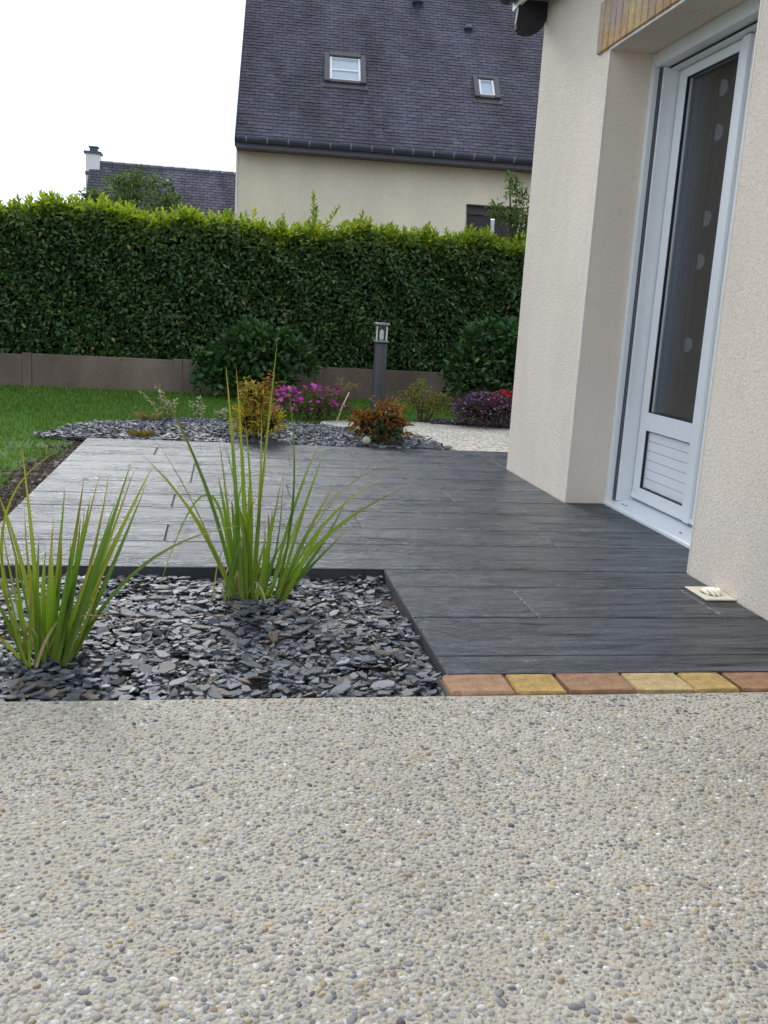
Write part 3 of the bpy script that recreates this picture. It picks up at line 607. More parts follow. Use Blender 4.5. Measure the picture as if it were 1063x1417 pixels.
def leaf(y1, y0, hinge_left):
    X0, X1 = 2.150, 2.212; g1, g0 = y1-.078, y0+.066
    mb = MB().box(X0, X1, g1, y1, .052, 2.157).box(X0, X1, y0, g0, .052, 2.157)
    mb.box(X0, X1, g0, g1, 2.112, 2.157).box(X0, X1, g0, g1, .418, .510).box(X0, X1, g0, g1, .052, .118)
    lf = hp(mb, 'door_leaf', M['pvc'], bevel=.0025)
    MB().box(X0+.028, X0+.034, g0-.004, g1+.004, .506, 2.116).build('glass_pane', M['glass'], lf)
    gk = MB()
    for za, zb in ((.510, 2.112), (.118, .418)):
        t = .0045 if za > .3 else .003
        gk.box(X0+.004, X0+.018, g1-t, g1-.0002, za+.0002, zb-.0002).box(X0+.004, X0+.018, g0+.0002, g0+t, za+.0002, zb-.0002)
        gk.box(X0+.004, X0+.018, g0+t, g1-t, zb-t, zb-.0002).box(X0+.004, X0+.018, g0+t, g1-t, za+.0002, za+t)
    gk.build('glazing_seal', M['gasket'], lf)
    MB().box(X0+.032, X0+.040, g0+.005, g1-.005, .123, .413).build('panel_back', M['pvc'], lf)
    nb = 6; hb = (.413-.123)/nb
    for i in range(nb):
        b = MB(); b.box(0, .010, 0, g1-g0-.011, 0, hb-.0022, b=.0018); o = b.build('panel_board', M['pvc'], lf); o.location = (X0+.0205, g0+.0055, .123+i*hb+.001)
    MB().box(X0-.010, X0-.0005, y0+.01, y1-.01, .060, .082).build('drip_rail', M['pvc'], lf, .003)
    MB().box(X0+.006, X0+.03, y1+.0005, y1+.0045, .055, 2.155).build('edge_seal', M['gasket'], lf)
    return lf
leaf(4.570, 3.955, True); lf2 = leaf(3.945, OY0+.078, False)
MB().box(2.132, 2.1495, 3.915, 3.968, .056, 2.155).build('meeting_strip', M['pvc'], lf2, .003)

# curtains behind the glass
def curtain(name, x, y0, y1, z0, z1, mat, waves, amp, label):
    n = 90; V = []; F = []
    for j, z in enumerate((z0, (z0+z1)/2, z1)):
        for i in range(n+1):
            t = i/n; V.append((amp*math.sin(t*waves*2*math.pi+.4*math.sin(t*17))*(1.1-.35*j/2)+.006*math.sin(t*41+j), (y1-y0)*t, z))
    for j in range(2):
        for i in range(n): F.append((j*(n+1)+i, j*(n+1)+i+1, (j+1)*(n+1)+i+1, (j+1)*(n+1)+i))
    mb = MB(); mb.add(V, F, True); o = mb.build(name, mat); o.location = (x, y0, 0); sm = o.modifiers.new('cloth', 'SOLIDIFY'); sm.thickness = .002
    return tag(o, label, 'curtain')
curtain('curtain', 2.36, 4.60, 4.88, .02, 2.3, M['curtain'], 3, .020, 'blue grey curtain drawn to the left edge of the glazed door')
curtain('curtain', 2.42, 3.34, 4.70, .02, 2.3, M['curtain_dark'], 9, .018, 'dark brown sheer curtain filling most of the door glass')
gl_ = empty('shell_garland', (2.222, 4.27, 2.15), 0, 'string of pale half round shells hanging just behind the door glass', 'garland')
MB().tube([(0, -.012, -.005), (0, -.01, -.7), (0, .03, -1.32)], .0007, 5).build('string', M['curtain_dark'], gl_)
for (yy_, zz_) in ((4.263, 2.023), (4.258, 1.83), (4.267, 1.45), (4.278, 1.254), (4.299, .864)):
    mb = MB(); ps = [(.034*math.cos(a_), .036*math.sin(a_)) for a_ in [math.radians(-115+k*23) for k in range(11)]]
    mb.prism(ps, 'x', -.002, .002); o = mb.build('shell', M['shell'], gl_); o.location = (0, yy_-4.27, zz_-2.15); o.rotation_euler = (0, 0, math.pi+.25)

# floor vent beside the wall
vt = empty('floor_vent', (1.755, 2.995, 0), 0, 'small cream plastic vent cover on the terrace against the wall', 'vent')
MB().box(-.058, .058, -.08, .08, .001, .007).build('plate', M['cream_pvc'], vt, .002)
hole = [(.034*math.cos(k*math.pi/8), .046*math.sin(k*math.pi/8)) for k in range(16)]
MB().prism(hole, 'z', .0075, .0085).build('opening', M['gasket'], vt)
for i in range(4):
    xx = -.026+i*.017; hl = .046*math.sqrt(max(.15, 1-(xx/.036)**2))
    n = 8; V = []
    for j in range(n+1):
        t = -1+2*j/n; zc = .010+.012*(1-t*t); zc = .009+.017*(1-t*t); V += [(xx-.001, hl*t, .008), (xx+.005, hl*t, zc), (xx+.007, hl*t, zc-.0005)]
    F = [(j*3+q, j*3+q+1, j*3+4+q, j*3+3+q) for j in range(n) for q in (0, 1)]
    mb = MB(); mb.add(V, F, True); mb.build('slat', M['cream_pvc'], vt)

# ------------------------------------------------------------------ neighbour's house
nh = empty('neighbour_house', (.162, 15.079, 0), -math.atan2(.0655, .998), 'tall neighbouring house with dark slate roof and two roof windows', 'house')
EZ, PIT, NL, ND = 3.40, math.radians(48), 10.5, 8.7
cp, sp = math.cos(PIT), math.sin(PIT); RUN = (ND/2)/cp
def S(u, v, w): return (u, v*cp-w*sp, EZ+v*sp+w*cp)
def sbox(mb, u0, u1, v0, v1, w0, w1, col=None):
    vs = [S(u, v, w_) for w_ in (w0, w1) for v in (v0, v1) for u in (u0, u1)]
    return mb.add(vs, [(0, 2, 3, 1), (4, 5, 7, 6), (0, 1, 5, 4), (1, 3, 7, 5), (3, 2, 6, 7), (2, 0, 4, 6)], col=col)
wl = MB(); WY = .35; wx0, wx1, wz0, wz1 = 3.60, 4.55, 1.35, 2.73
wl.box(-.02, wx0, WY, WY+.3, -.2, 3.30).box(wx1, NL-.1, WY, WY+.3, -.2, 3.30).box(wx0, wx1, WY, WY+.3, wz1, 3.30).box(wx0, wx1, WY, WY+.3, -.2, wz0)
wl.build('wall', M['render_far'], nh)
gb = MB(); gb.prism([(WY+.301, -.2), (WY+.301, 3.30), (ND/2, EZ+ND/2*math.tan(PIT)-.15), (ND-WY, 3.30), (ND-WY, -.2)], 'x', -.018, .3); gb.build('gable_wall', M['render_far'], nh)
gb = MB(); gb.prism([(WY+.301, -.2), (WY+.301, 3.30), (ND/2, EZ+ND/2*math.tan(PIT)-.15), (ND-WY, 3.30), (ND-WY, -.2)], 'x', NL-.4, NL-.102); gb.build('gable_wall', M['render_far'], nh)
MB().box(.301, NL-.401, ND-WY-.3, ND-WY-.001, -.2, 3.30).build('rear_wall', M['render_far'], nh)
rf = MB(); sbox(rf, -.035, NL, 0, RUN, -.12, 0)
rf.add([(-.035, ND/2, EZ+RUN*sp), (NL, ND/2, EZ+RUN*sp), (NL, ND, EZ), (-.035, ND, EZ)], [(0, 1, 2, 3)])
roof = rf.build('roof', M['roof_base'], nh)
rows, sw, ex = int(RUN/.078), .155, .078; V = []; C = []
for r in range(rows):
    for c in range(int((NL+.08)/sw)+1):
        u0 = -.04+c*sw-(sw/2 if r % 2 else 0)+.003; u1 = u0+sw-.007; u0 = max(u0, -.04); u1 = min(u1, NL)
        if u1-u0 < .03: continue
        v0 = r*ex+random.uniform(-.004, .004); v1 = v0+ex+.012; j1, j2 = random.uniform(.008, .015), random.uniform(.008, .015)
        V += [S(u0, v0, j1), S(u1, v0, j2), S(u1, v1, .002), S(u0, v1, .002), S(u0, v0, -.003), S(u1, v0, -.003)]
        b = random.choice([.070, .076, .080, .085, .094])*random.uniform(.85, 1.15); t = random.random(); b *= .82; C += [(b*(.98+.12*t), b*.99, b*(1.36-.10*t))]*6
V = np.array(V); nS = len(V)//6; i = np.arange(nS)[:, None]*6
tag(np_mesh('slates', V, np.concatenate([i+np.array([0, 1, 2, 3]), i+np.array([4, 5, 1, 0])]), M['roof_slate'], roof, np.array(C)), kind='stuff')
vb = MB(); sbox(vb, -.058, -.042, -.03, RUN, -.14, .02); vb.build('verge_board', M['zinc'], nh)
MB().box(-.046, -.0205, WY-.02, WY+.28, -.2, 3.28).build('lit_gable_edge', M['white_paint'], nh)  # white strip paints the lit gable return onto the wall corner
MB().box(-.04, NL, -.001, WY-.002, 3.268, 3.292).build('soffit', M['fascia'], nh); MB().box(-.04, NL, -.028, -.003, 3.262, 3.40).build('fascia_board', M['fascia'], nh)
gt = [(-.088+.055*math.cos(t), 3.405+.075*math.sin(t)) for t in [math.pi*(1+k/12) for k in range(13)]]
g2 = MB(); g2.prism(gt+[(-.088+(a_+.088)*.9, b_) for a_, b_ in gt[::-1]], 'x', -.045, NL+.02); gut_o = g2.build('gutter', M['zinc'], nh)
for q in range(33):
    mb = MB(); pr = [(-.088+.060*math.cos(t), 3.405+.081*math.sin(t)) for t in [math.pi*(1+k/8) for k in range(9)]]; pi_ = [(-.088+.056*math.cos(t), 3.405+.076*math.sin(t)) for t in [math.pi*(1+k/8) for k in range(9)]]
    mb.prism(pr+pi_[::-1], 'x', -.012, .012); o = mb.build('bracket', M['bracket'], gut_o); o.location = (.12+q*.315, 0, 0)
def roof_window(u0, u1, v0, v1, bar):
    fw, top, bot = .085, .085, .06; mb = MB()
    sbox(mb, u0, u0+fw, v0, v1, .0, .075); sbox(mb, u1-fw, u1, v0, v1, .0, .075); sbox(mb, u0+fw, u1-fw, v1-top, v1, .0, .09); sbox(mb, u0+fw, u1-fw, v0, v0+bot, .0, .06)
    o = mb.build('roof_window', M['velux'], nh, .006)
    s = MB(); a, b, c, d = u0+fw+.002, u1-fw-.002, v0+bot+.002, v1-top-.002
    sbox(s, a, a+.035, c, d, .01, .058); sbox(s, b-.035, b, c, d, .01, .058); sbox(s, a+.036, b-.036, d-.02, d, .01, .05); sbox(s, a+.036, b-.036, c, c+.02, .01, .05)
    if bar: sbox(s, a+.036, b-.036, c+(d-c)*.42, c+(d-c)*.42+.028, .03, .052)
    s.build('sash', M['white_paint'], o); p = MB(); sbox(p, a+.034, b-.034, c+.018, d-.018, .028, .034); p.build('pane', M['sky_glass'], o)
    f = MB(); sbox(f, u0-.03, u1+.03, v0-.10, v0-.001, .004, .022); f.build('apron', M['velux'], o)
roof_window(1.275, 1.945, 1.44, 2.15, True); roof_window(3.71, 4.135, 1.37, 1.90, False)
for (u, v, r_) in ((2.883, 3.72, .10), (3.735, 3.14, .075)):
    c = S(u, v, 0); mb = MB(); mb.lathe([(.001, c[2]+r_*1.75)]+[(r_*math.cos(t), c[2]+r_*.75+r_*math.sin(t)) for t in [math.pi/2*(1-k/6) for k in range(1, 7)]]+[(r_*.6, c[2]+r_*.7), (r_*.6, c[2]-r_*1.2)], (c[0], c[1]), 16)
    mb.build('roof_vent', M['zinc'], nh)
win = MB().box(wx0, wx0+.05, WY+.16, WY+.21, wz0, wz1).box(wx1-.05, wx1, WY+.16, WY+.21, wz0, wz1).box(wx0+.05, wx1-.05, WY+.16, WY+.21, wz0, wz0+.05).box(4.055, 4.115, WY+.159, WY+.212, wz0+.05, wz1-.2)
win = win.build('window', M['white_paint'], nh)
MB().box(wx0+.05, wx1-.05, WY+.14, WY+.215, wz1-.14, wz1-.002).build('shutter_box', M['velux'], win); MB().box(wx0+.051, 4.054, WY+.18, WY+.19, wz0+.051, wz1-.141).build('pane', M['shutter_dark'], win); MB().box(4.116, wx1-.051, WY+.18, WY+.19, wz0+.051, wz1-.141).build('pane', M['shutter_dark'], win)
MB().box(wx0-.04, wx1+.04, WY-.04, WY-.001, wz0-.06, wz0).build('sill', M['render_far'], nh)

# far house behind the hedge
fh = empty('far_house', (-3.95, 30, 0), 0, 'distant low house with slate roof and pale chimney', 'house')
MB().box(.05, 9.6, -2.3, 2.3, 0, 2.4).build('wall', M['render_far'], fh)
rr = MB().prism([(-2.6, 2.08), (0, 4.80), (2.6, 2.08), (2.6, 1.98), (0, 4.68), (-2.6, 1.98)], 'x', 0, 9.8).build('roof', M['roof_base'], fh)
V = []; C = []; ss = Vector((0, 2.6, 2.72)).normalized(); nn = Vector((0, -2.72, 2.6)).normalized(); L_ = math.hypot(2.6, 2.72)
for r in range(int(L_/.12)):
    for c in range(46):
        u0 = c*.22-(.11 if r % 2 else 0); u0, u1 = max(u0, 0)+.004, min(u0+.21, 9.8)
        p = Vector((0, -2.6, 2.08))+ss*(r*.12); q = p+ss*.135
        a_, b_ = p+nn*.02, q+nn*.004
        V += [(u0, a_.y, a_.z), (u1, a_.y, a_.z), (u1, b_.y, b_.z), (u0, b_.y, b_.z), (u0, p.y, p.z), (u1, p.y, p.z)]; bb = random.uniform(.07, .12); C += [(bb*1.05, bb, bb*1.22)]*6
i = np.arange(len(V)//6)[:, None]*6
tag(np_mesh('slates', np.array(V), np.concatenate([i+np.array([0, 1, 2, 3]), i+np.array([4, 5, 1, 0])]), M['roof_slate'], rr, np.array(C)), kind='stuff')
for q in range(27):
    mb = MB(); mb.tube([(0, 0, 0), (.345, 0, .006)], [.075, .085], 8); o = mb.build('ridge_tile', M['fascia'], rr); o.location = (.30+q*.352, 0, 4.79)
ch = MB().box(-.10, .29, -.22, .22, 4.0, 5.02).build('chimney', M['white_paint'], fh)
MB().box(-.15, .34, -.27, .27, 5.021, 5.08).build('chimney_cap', M['zinc'], ch); MB().box(.0, .22, -.12, .12, 5.10, 5.20).box(-.03, .25, -.15, .15, 5.205, 5.235).build('chimney_pot', M['zinc'], ch)
MB().box(-.115, .305, -.235, .235, 4.42, 4.52).build('flashing', M['zinc'], ch)

# ------------------------------------------------------------------ low concrete wall and hedge
GA = math.atan2(.045, 1)
gw = empty('garden_wall', (-2.0, 10.30, 0), GA, 'low stained concrete wall running under the hedge', 'wall')
for i in range(-2, 6):
    x0 = i*1.53
    MB().box(x0-.045, x0+.045, -.034, .04, -.1, .322+.008*math.sin(i*2.2)).build('post', M['blockwall'], gw, .005)
    MB().box(x0+.046, x0+1.484, -.025, .03, -.1, .318+.012*math.sin(i*1.7)).build('panel', M['blockwall'], gw, .004)
hg = empty('hedge', (-2.0, 10.36, 0), GA, 'long clipped laurel hedge with yellow green new growth on top', 'hedge')
HX0, HX1, HD = -3.4, 6.9, .95
def htop(x): return 1.80+.035*np.sin(x*1.7+.4)+.03*np.sin(x*4.1)+.02*np.sin(x*9.3)
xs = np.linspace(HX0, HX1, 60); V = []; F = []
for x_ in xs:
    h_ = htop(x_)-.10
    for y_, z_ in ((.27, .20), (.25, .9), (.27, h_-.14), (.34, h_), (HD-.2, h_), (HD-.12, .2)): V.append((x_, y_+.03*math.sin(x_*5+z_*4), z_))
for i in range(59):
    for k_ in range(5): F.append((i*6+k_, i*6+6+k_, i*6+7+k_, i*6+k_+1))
mb = MB(); mb.add(V, F); mb.build('shade_core', M['core'], hg)  # dark filler sheet behind the leaves, gaps show it as shaded depth
for x_ in np.arange(HX0+.3, HX1, .45):
    MB().tube([(x_, .45, -.05), (x_+.05, .42, .6), (x_-.04, .5, 1.4)], [.03, .025, .012], 6).build('stem', M['bark'], hg)
DARK = [(.026, .074, .018), (.042, .106, .024), (.066, .140, .031), (.10, .17, .040)]
n = 42000; x = rng.uniform(HX0, HX1, n); z = .20+rng.uniform(0, 1, n)*(htop(x)-.22)
z = z - .0; y = .06+.075*np.sin(x*4.3+z*3)*np.sin(z*5+x)+.035*np.sin(x*15+z*11)-np.abs(rng.normal(0, .035, n))+.05
y += np.clip((z-htop(x)+.22)/.2, 0, 1)**2*.10
P = np.stack([x, y, z], 1); D = np.stack([rng.normal(0, .8, n), -rng.uniform(.25, 1, n), rng.normal(-.15, .65, n)], 1); U = np.stack([rng.normal(0, .35, n), -rng.uniform(.2, 1.0, n), rng.uniform(.2, 1.2, n)], 1)
C = pick(DARK, n, .22, np.array([32, 34, 24, 10])/100.); yl = rng.uniform(0, 1, n) < .008; C[yl] = (.30, .22, .05)
hi = (np.clip((z-htop(x)+.5)/.5, 0, 1)**1.8)[:, None]*rng.uniform(.2, 1, (n, 1)); C = C*(1-hi)+np.array([(.13, .19, .028)])*hi
leaf_mesh('foliage', P, D, U, rng.uniform(.045, .072, n), rng.uniform(.027, .039, n), C, M['laurel'], hg)
n = 15000; x = rng.uniform(HX0, HX1, n); y = rng.uniform(.05, HD, n); z = htop(x)-.05+rng.normal(0, .03, n)-.12*np.clip((.2-y)/.2, 0, 1)**2
D = nrm(np.stack([rng.normal(0, .7, n), rng.normal(-.1, .7, n), rng.uniform(.25, 1.1, n)], 1)); U = np.stack([rng.normal(0, .5, n), rng.normal(-.2, .5, n), np.ones(n)], 1)
NEW = [(.22, .30, .030), (.32, .36, .035), (.13, .21, .024), (.06, .12, .02)]
leaf_mesh('top_foliage', np.stack([x, y, z], 1), D, U, rng.uniform(.05, .085, n), rng.uniform(.024, .036, n), pick(NEW, n, .18, np.array([34, 22, 28, 16])/100.), M['new_leaf'], hg)
P, D, U, Ls, C = [], [], [], [], []
sh = [(rng.uniform(HX0, HX1), rng.uniform(.02, HD-.1), rng.uniform(.05, .15)) for _ in range(760)]+[(2.97, .1, .42), (3.02, .12, .30), (2.93, .08, .26), (2.62, .1, .22), (3.45, .15, .20), (2.3, .1, .2)]
for (x_, y_, h_) in sh:
    m_ = max(5, int(h_/.015)); lean = rng.normal(0, .2, 2)
    for q in range(m_):
        t = (q+.5)/m_; a_ = q*2.4+rng.uniform(0, .6); zb = htop(x_)-.05
        P.append((x_+lean[0]*h_*t, y_+lean[1]*h_*t, zb+h_*t*1.05)); D.append((math.cos(a_)*(1.1-.7*t), math.sin(a_)*(1.1-.7*t), .35+1.0*t)); U.append((-.3*math.cos(a_), -.3*math.sin(a_), 1)); Ls.append(.060+.035*(1-t)); C.append(NEW[rng.choice(4, p=[.4, .34, .2, .06])])
P, D, U = map(np.array, (P, D, U)); n = len(P)
leaf_mesh('shoots', P, D, U, np.array(Ls), np.array(Ls)*.42, np.array(C)*(1+rng.normal(0, .15, (n, 1))), M['new_leaf'], hg)

# ------------------------------------------------------------------ shrubs and trees
def lobes_sample(lobes, n, inner=.72):
    vol = np.array([l[3]*l[4]*l[5] for l in lobes])**.67; idx = rng.choice(len(lobes), n, p=vol/vol.sum()); Lb = np.array(lobes)[idx]
    d = rdir(n); d[:, 2] = np.where(d[:, 2] < -.7, -d[:, 2], d[:, 2]); r = rng.uniform(inner, 1.04, n)[:, None]
    return Lb[:, :3]+d*Lb[:, 3:6]*r, d
def shrub(name, label, cat, loc, lobes, n, L, W, cols, w=None, up=.5, spread=.6, stems=4, mat='leaf', inner=.6, group=None, fold=.25, droop=.12, core=True):
    t = empty(name, loc, 0, label, cat, group)
    P, d = lobes_sample(lobes, n, inner); k = P[:, 2] > .01; P, d = P[k], d[k]; n = len(P)
    D = d+rng.normal(0, spread, (n, 3))+np.array([0, 0, up]); U = d*.6+np.array([0, 0, .8])+rng.normal(0, .3, (n, 3))
    leaf_mesh('foliage', P, D, U, rng.uniform(*L, n), rng.uniform(*W, n), pick(cols, n, .2, w), M[mat], t, fold, droop)
    for q in range(stems):
        lb = lobes[q % len(lobes)]; tx, ty, tz = lb[0]+random.uniform(-.3, .3)*lb[3], lb[1]+random.uniform(-.3, .3)*lb[4], lb[2]+.35*lb[5]
        MB().tube([(tx*.15, ty*.15, -.03), (tx*.5+.02, ty*.5, tz*.5), (tx, ty, tz)], [.014, .010, .004], 5).build('stem', M['bark'], t)
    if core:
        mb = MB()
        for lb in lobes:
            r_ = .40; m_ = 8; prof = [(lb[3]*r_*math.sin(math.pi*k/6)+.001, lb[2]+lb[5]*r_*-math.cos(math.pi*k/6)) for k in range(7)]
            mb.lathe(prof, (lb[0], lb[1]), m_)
        mb.build('shade_core', M['core'], t)  # dark filler bodies stand in for shade inside the crown
    return t
def flowers(t, P, r, cols, name='blossom', petals=5):
    n = len(P); PP, DD, UU_, CC = [], [], [], []
    c0 = pick(cols, n, .15)
    for i in range(n):
        ax = nrm(np.array([rng.normal(0, .5), rng.normal(-.4, .5), 1.0])[None])[0]; a = nrm(np.cross(ax, [1, .3, .2])[None])[0]; b = np.cross(ax, a)
        for k in range(petals):
            th = k*2*math.pi/petals+rng.uniform(0, .3); PP.append(P[i]); DD.append(a*math.cos(th)+b*math.sin(th)+ax*.5); UU_.append(ax); CC.append(c0[i])
    return leaf_mesh(name, np.array(PP), np.array(DD), np.array(UU_), r, r*.8, np.array(CC), M['petal'], t, .15, .1)

GR = [(.022, .070, .018), (.036, .100, .025), (.056, .135, .033), (.09, .17, .042)]
shrub('rhododendron_bush', 'round dark green broadleaf bush in front of the low wall', 'bush', (.30, 9.95, 0),
      [(-0.244, 0.0, 0.313, 0.261, 0.296, 0.226), (0.087, -0.044, 0.435, 0.296, 0.313, 0.261), (0.435, 0.017, 0.4, 0.209, 0.226, 0.191), (0.0, 0.044, 0.609, 0.226, 0.244, 0.148), (-0.4, -0.044, 0.174, 0.191, 0.217, 0.174), (0.104, -0.087, 0.157, 0.348, 0.261, 0.174), (0.313, 0.0, 0.574, 0.139, 0.174, 0.122), (-0.209, 0.0, 0.539, 0.139, 0.174, 0.122), (0.574, 0.0, 0.331, 0.104, 0.131, 0.104), (-0.479, 0.0, 0.365, 0.104, 0.131, 0.087)], 3000, (.065, .095), (.038, .054), GR, [.3, .36, .24, .1], .35, .55, 5, 'laurel', .55)
shrub('broadleaf_shrub', 'dark green broadleaf shrub against the hedge next to the house corner', 'bush', (2.86, 9.95, 0),
      [(-.05, 0, .60, .34, .32, .30), (-.2, -.05, .30, .32, .34, .30), (.30, 0, .35, .34, .34, .36), (.15, 0, .72, .26, .26, .22)], 2300, (.06, .09), (.038, .052), GR, [.34, .36, .22, .08], .3, .55, 4, 'laurel', .55)
# golden nandina
YEL = [(.50, .36, .045), (.40, .30, .045), (.30, .27, .045), (.50, .26, .05), (.18, .18, .035)]
nd = shrub('golden_shrub', 'bushy yellow shrub with orange sprigs at the far edge of the terrace', 'shrub', (.25, 6.72, 0),
      [(0, 0, .14, .15, .14, .15), (-.08, -.03, .12, .11, .1, .12), (.10, -.02, .11, .11, .1, .11), (0, .02, .26, .11, .1, .10), (-.05, 0, .32, .06, .06, .07)], 1200, (.035, .06), (.011, .019), YEL, [.3, .24, .22, .1, .14], .15, .7, 4, 'leaf', .35)
P = []; D = []; C = []
for (tx, tz, colr) in ((.10, .50, (.42, .15, .035)), (.06, .44, (.40, .17, .04)), (-.08, .44, (.30, .22, .04)), (-.14, .40, (.32, .25, .04)), (.15, .42, (.38, .16, .04)), (.02, .40, (.33, .24, .04))):
    a_, b_ = Vector((tx*.3, 0, .2)), Vector((tx, random.uniform(-.05, .05), tz)); MB().tube([a_, (a_+b_)/2+Vector((.01, 0, .02)), b_], [.003, .0025, .001], 5).build('sprig', M['bark'], nd)
    for q in range(26):
        t_ = random.uniform(.35, 1); p_ = a_.lerp(b_, t_); P.append((p_.x, p_.y, p_.z)); D.append((random.choice((-1, 1))*random.uniform(.4, 1), random.uniform(-.6, .6), random.uniform(-.1, .6))); C.append(colr)
leaf_mesh('sprig_leaves', np.array(P), np.array(D), np.tile([0, -.3, 1.], (len(P), 1)), .036, .010, np.array(C)*(1+rng.normal(0, .2, (len(P), 1))), M['leaf'], nd)
# red-orange nandina
RED = [(.26, .075, .025), (.20, .10, .03), (.30, .15, .035), (.10, .075, .025), (.22, .19, .04)]
rb = shrub('russet_shrub', 'low shrub with drooping orange red leaves beside a pale stone', 'shrub', (1.145, 6.76, 0),
      [(0, 0, .11, .15, .13, .12), (.06, 0, .19, .10, .10, .09), (-.12, -.02, .13, .09, .09, .09), (.12, 0, .10, .09, .09, .10)], 620, (.05, .085), (.013, .022), RED, [.28, .24, .2, .16, .12], -.15, .6, 4, 'leaf', .3, droop=.3)
n = 110; P, d = lobes_sample([(.03, -.10, .06, .12, .06, .07)], n, .3); P[:, 2] = np.abs(P[:, 2])+.01
leaf_mesh('green_leaves', P, d+np.array([0, -.4, .2]), np.tile([0, -.5, 1.], (n, 1)), .045, .026, pick([(.05, .11, .06), (.08, .15, .09)], n), M['leaf'], rb)
P = []; D = []; C = []
for (tx, tz) in ((-.03, .34), (.07, .33), (.03, .30), (.16, .27), (.12, .30)):
    b_ = Vector((tx, 0, tz)); MB().tube([(tx*.3, 0, .08), (tx*.7, 0, tz*.6), b_], [.003, .002, .001], 5).build('sprig', M['bark'], rb)
    for q in range(16): P.append((tx+random.gauss(0, .012), random.gauss(0, .012), tz-random.uniform(0, .10))); D.append((random.gauss(0, 1), random.gauss(0, .6), random.gauss(.2, .5))); C.append(random.choice([(.40, .12, .04), (.32, .09, .06), (.42, .22, .06)]))
leaf_mesh('sprig_leaves', np.array(P), np.array(D), np.tile([0, -.3, 1.], (len(P), 1)), .035, .011, np.array(C), M['leaf'], rb)
# pink azalea
az = shrub('azalea_bush', 'low spreading bush covered with magenta pink flowers', 'flowering bush', (.80, 8.22, 0),
      [(-.22, 0, .10, .17, .15, .13), (.02, 0, .11, .20, .15, .14), (.22, 0, .11, .16, .14, .13), (0, 0, .05, .36, .16, .07)], 1500, (.03, .05), (.010, .016), [(.07, .12, .03), (.11, .14, .035), (.16, .12, .04), (.10, .06, .04)], None, .3, .7, 4, 'leaf', .2, core=False)
P, d = lobes_sample([(-.25, -.03, .13, .16, .15, .13), (-.25, -.03, .13, .16, .15, .13), (-.28, -.08, .11, .11, .10, .10), (.0, -.02, .16, .18, .15, .13), (.18, 0, .15, .14, .14, .11)], 130, .85); P = P[P[:, 2] > .05]
flowers(az, P, .025, [(.52, .06, .36), (.60, .10, .44), (.44, .05, .33), (.62, .16, .42)])
P = []; D = []; C = []
for (tx, tz) in ((.22, .34), (.30, .30), (.27, .27), (.36, .30)):
    MB().tube([(tx*.7, 0, .1), (tx, 0, tz)], [.003, .0015], 5).build('sprig', M['bark'], az)
    for q in range(16): P.append((tx+random.gauss(0, .008), random.gauss(0, .01), tz-random.uniform(-.01, .06))); D.append((random.gauss(0, 1), random.gauss(0, .6), random.uniform(0, 1))); C.append(random.choice([(.28, .24, .05), (.22, .22, .05), (.3, .1, .12)]))
leaf_mesh('sprig_leaves', np.array(P), np.array(D), np.tile([0, -.3, 1.], (len(P), 1)), .04, .011, np.array(C), M['leaf'], az)
sk = empty('plant_stake', (1.00, 8.15, 0), 0, 'pale slanted cane beside the pink flowering bush', 'cane'); MB().tube([(0, 0, -.02), (.045, 0, .12), (.10, .01, .24)], [.008, .007, .006], 6).build('cane', M['cream_pvc'], sk)
shrub('small_leaf_shrub', 'airy yellow green small leaved shrub right of the bollard light', 'shrub', (1.81, 8.35, 0),
      [(-.10, 0, .16, .15, .14, .15), (.10, 0, .13, .16, .14, .13), (-.04, 0, .28, .10, .1, .09), (.2, 0, .15, .09, .09, .10)], 900, (.022, .036), (.011, .018), [(.14, .15, .03), (.20, .19, .035), (.09, .11, .025), (.26, .21, .05)], None, .3, .8, 5, 'leaf', .2, core=False)
pu = shrub('purple_shrub', 'low mound shrub with purple foliage at the edge of the gravel path', 'shrub', (2.33, 8.12, 0),
      [(0, 0, .11, .26, .22, .18), (-.15, -.03, .12, .16, .15, .12), (.2, -.03, .13, .17, .16, .13)], 2200, (.022, .038), (.011, .017), [(.075, .035, .060), (.12, .055, .085), (.045, .022, .032), (.16, .10, .15)], [.36, .28, .24, .12], .2, .7, 4, 'leaf', .6)
P, d = lobes_sample([(0, 0, .11, .26, .22, .18), (-.15, -.03, .12, .16, .15, .12)], 260, 1.0); flowers(pu, P[P[:, 2] > .12], .015, [(.24, .16, .32), (.18, .11, .26), (.30, .22, .36)])
rd = shrub('red_flower_shrub', 'red flowering shrub half hidden by the house corner', 'flowering bush', (2.66, 8.62, 0), [(0, 0, .13, .17, .15, .13)], 350, (.03, .05), (.012, .018), [(.05, .10, .02), (.08, .13, .03)], None, .3, .6, 3)
P, d = lobes_sample([(0, -.02, .14, .17, .15, .13)], 120, .95); flowers(rd, P[P[:, 2] > .1], .034, [(.42, .02, .04), (.48, .045, .06), (.36, .018, .04)])
# pale stone
mb = MB(); V, F = ico(2, -2); mb.add([(v[0]*.034*(1+.08*math.sin(v[1]*5)), v[1]*.03, v[2]*.031+.02) for v in V], [tuple(f) for f in F], True)
o = mb.build('garden_stone', M['stone']); o.location = (1.035, 6.62, .006); tag(o, 'small round cream stone in the slate under the russet shrub', 'stone')
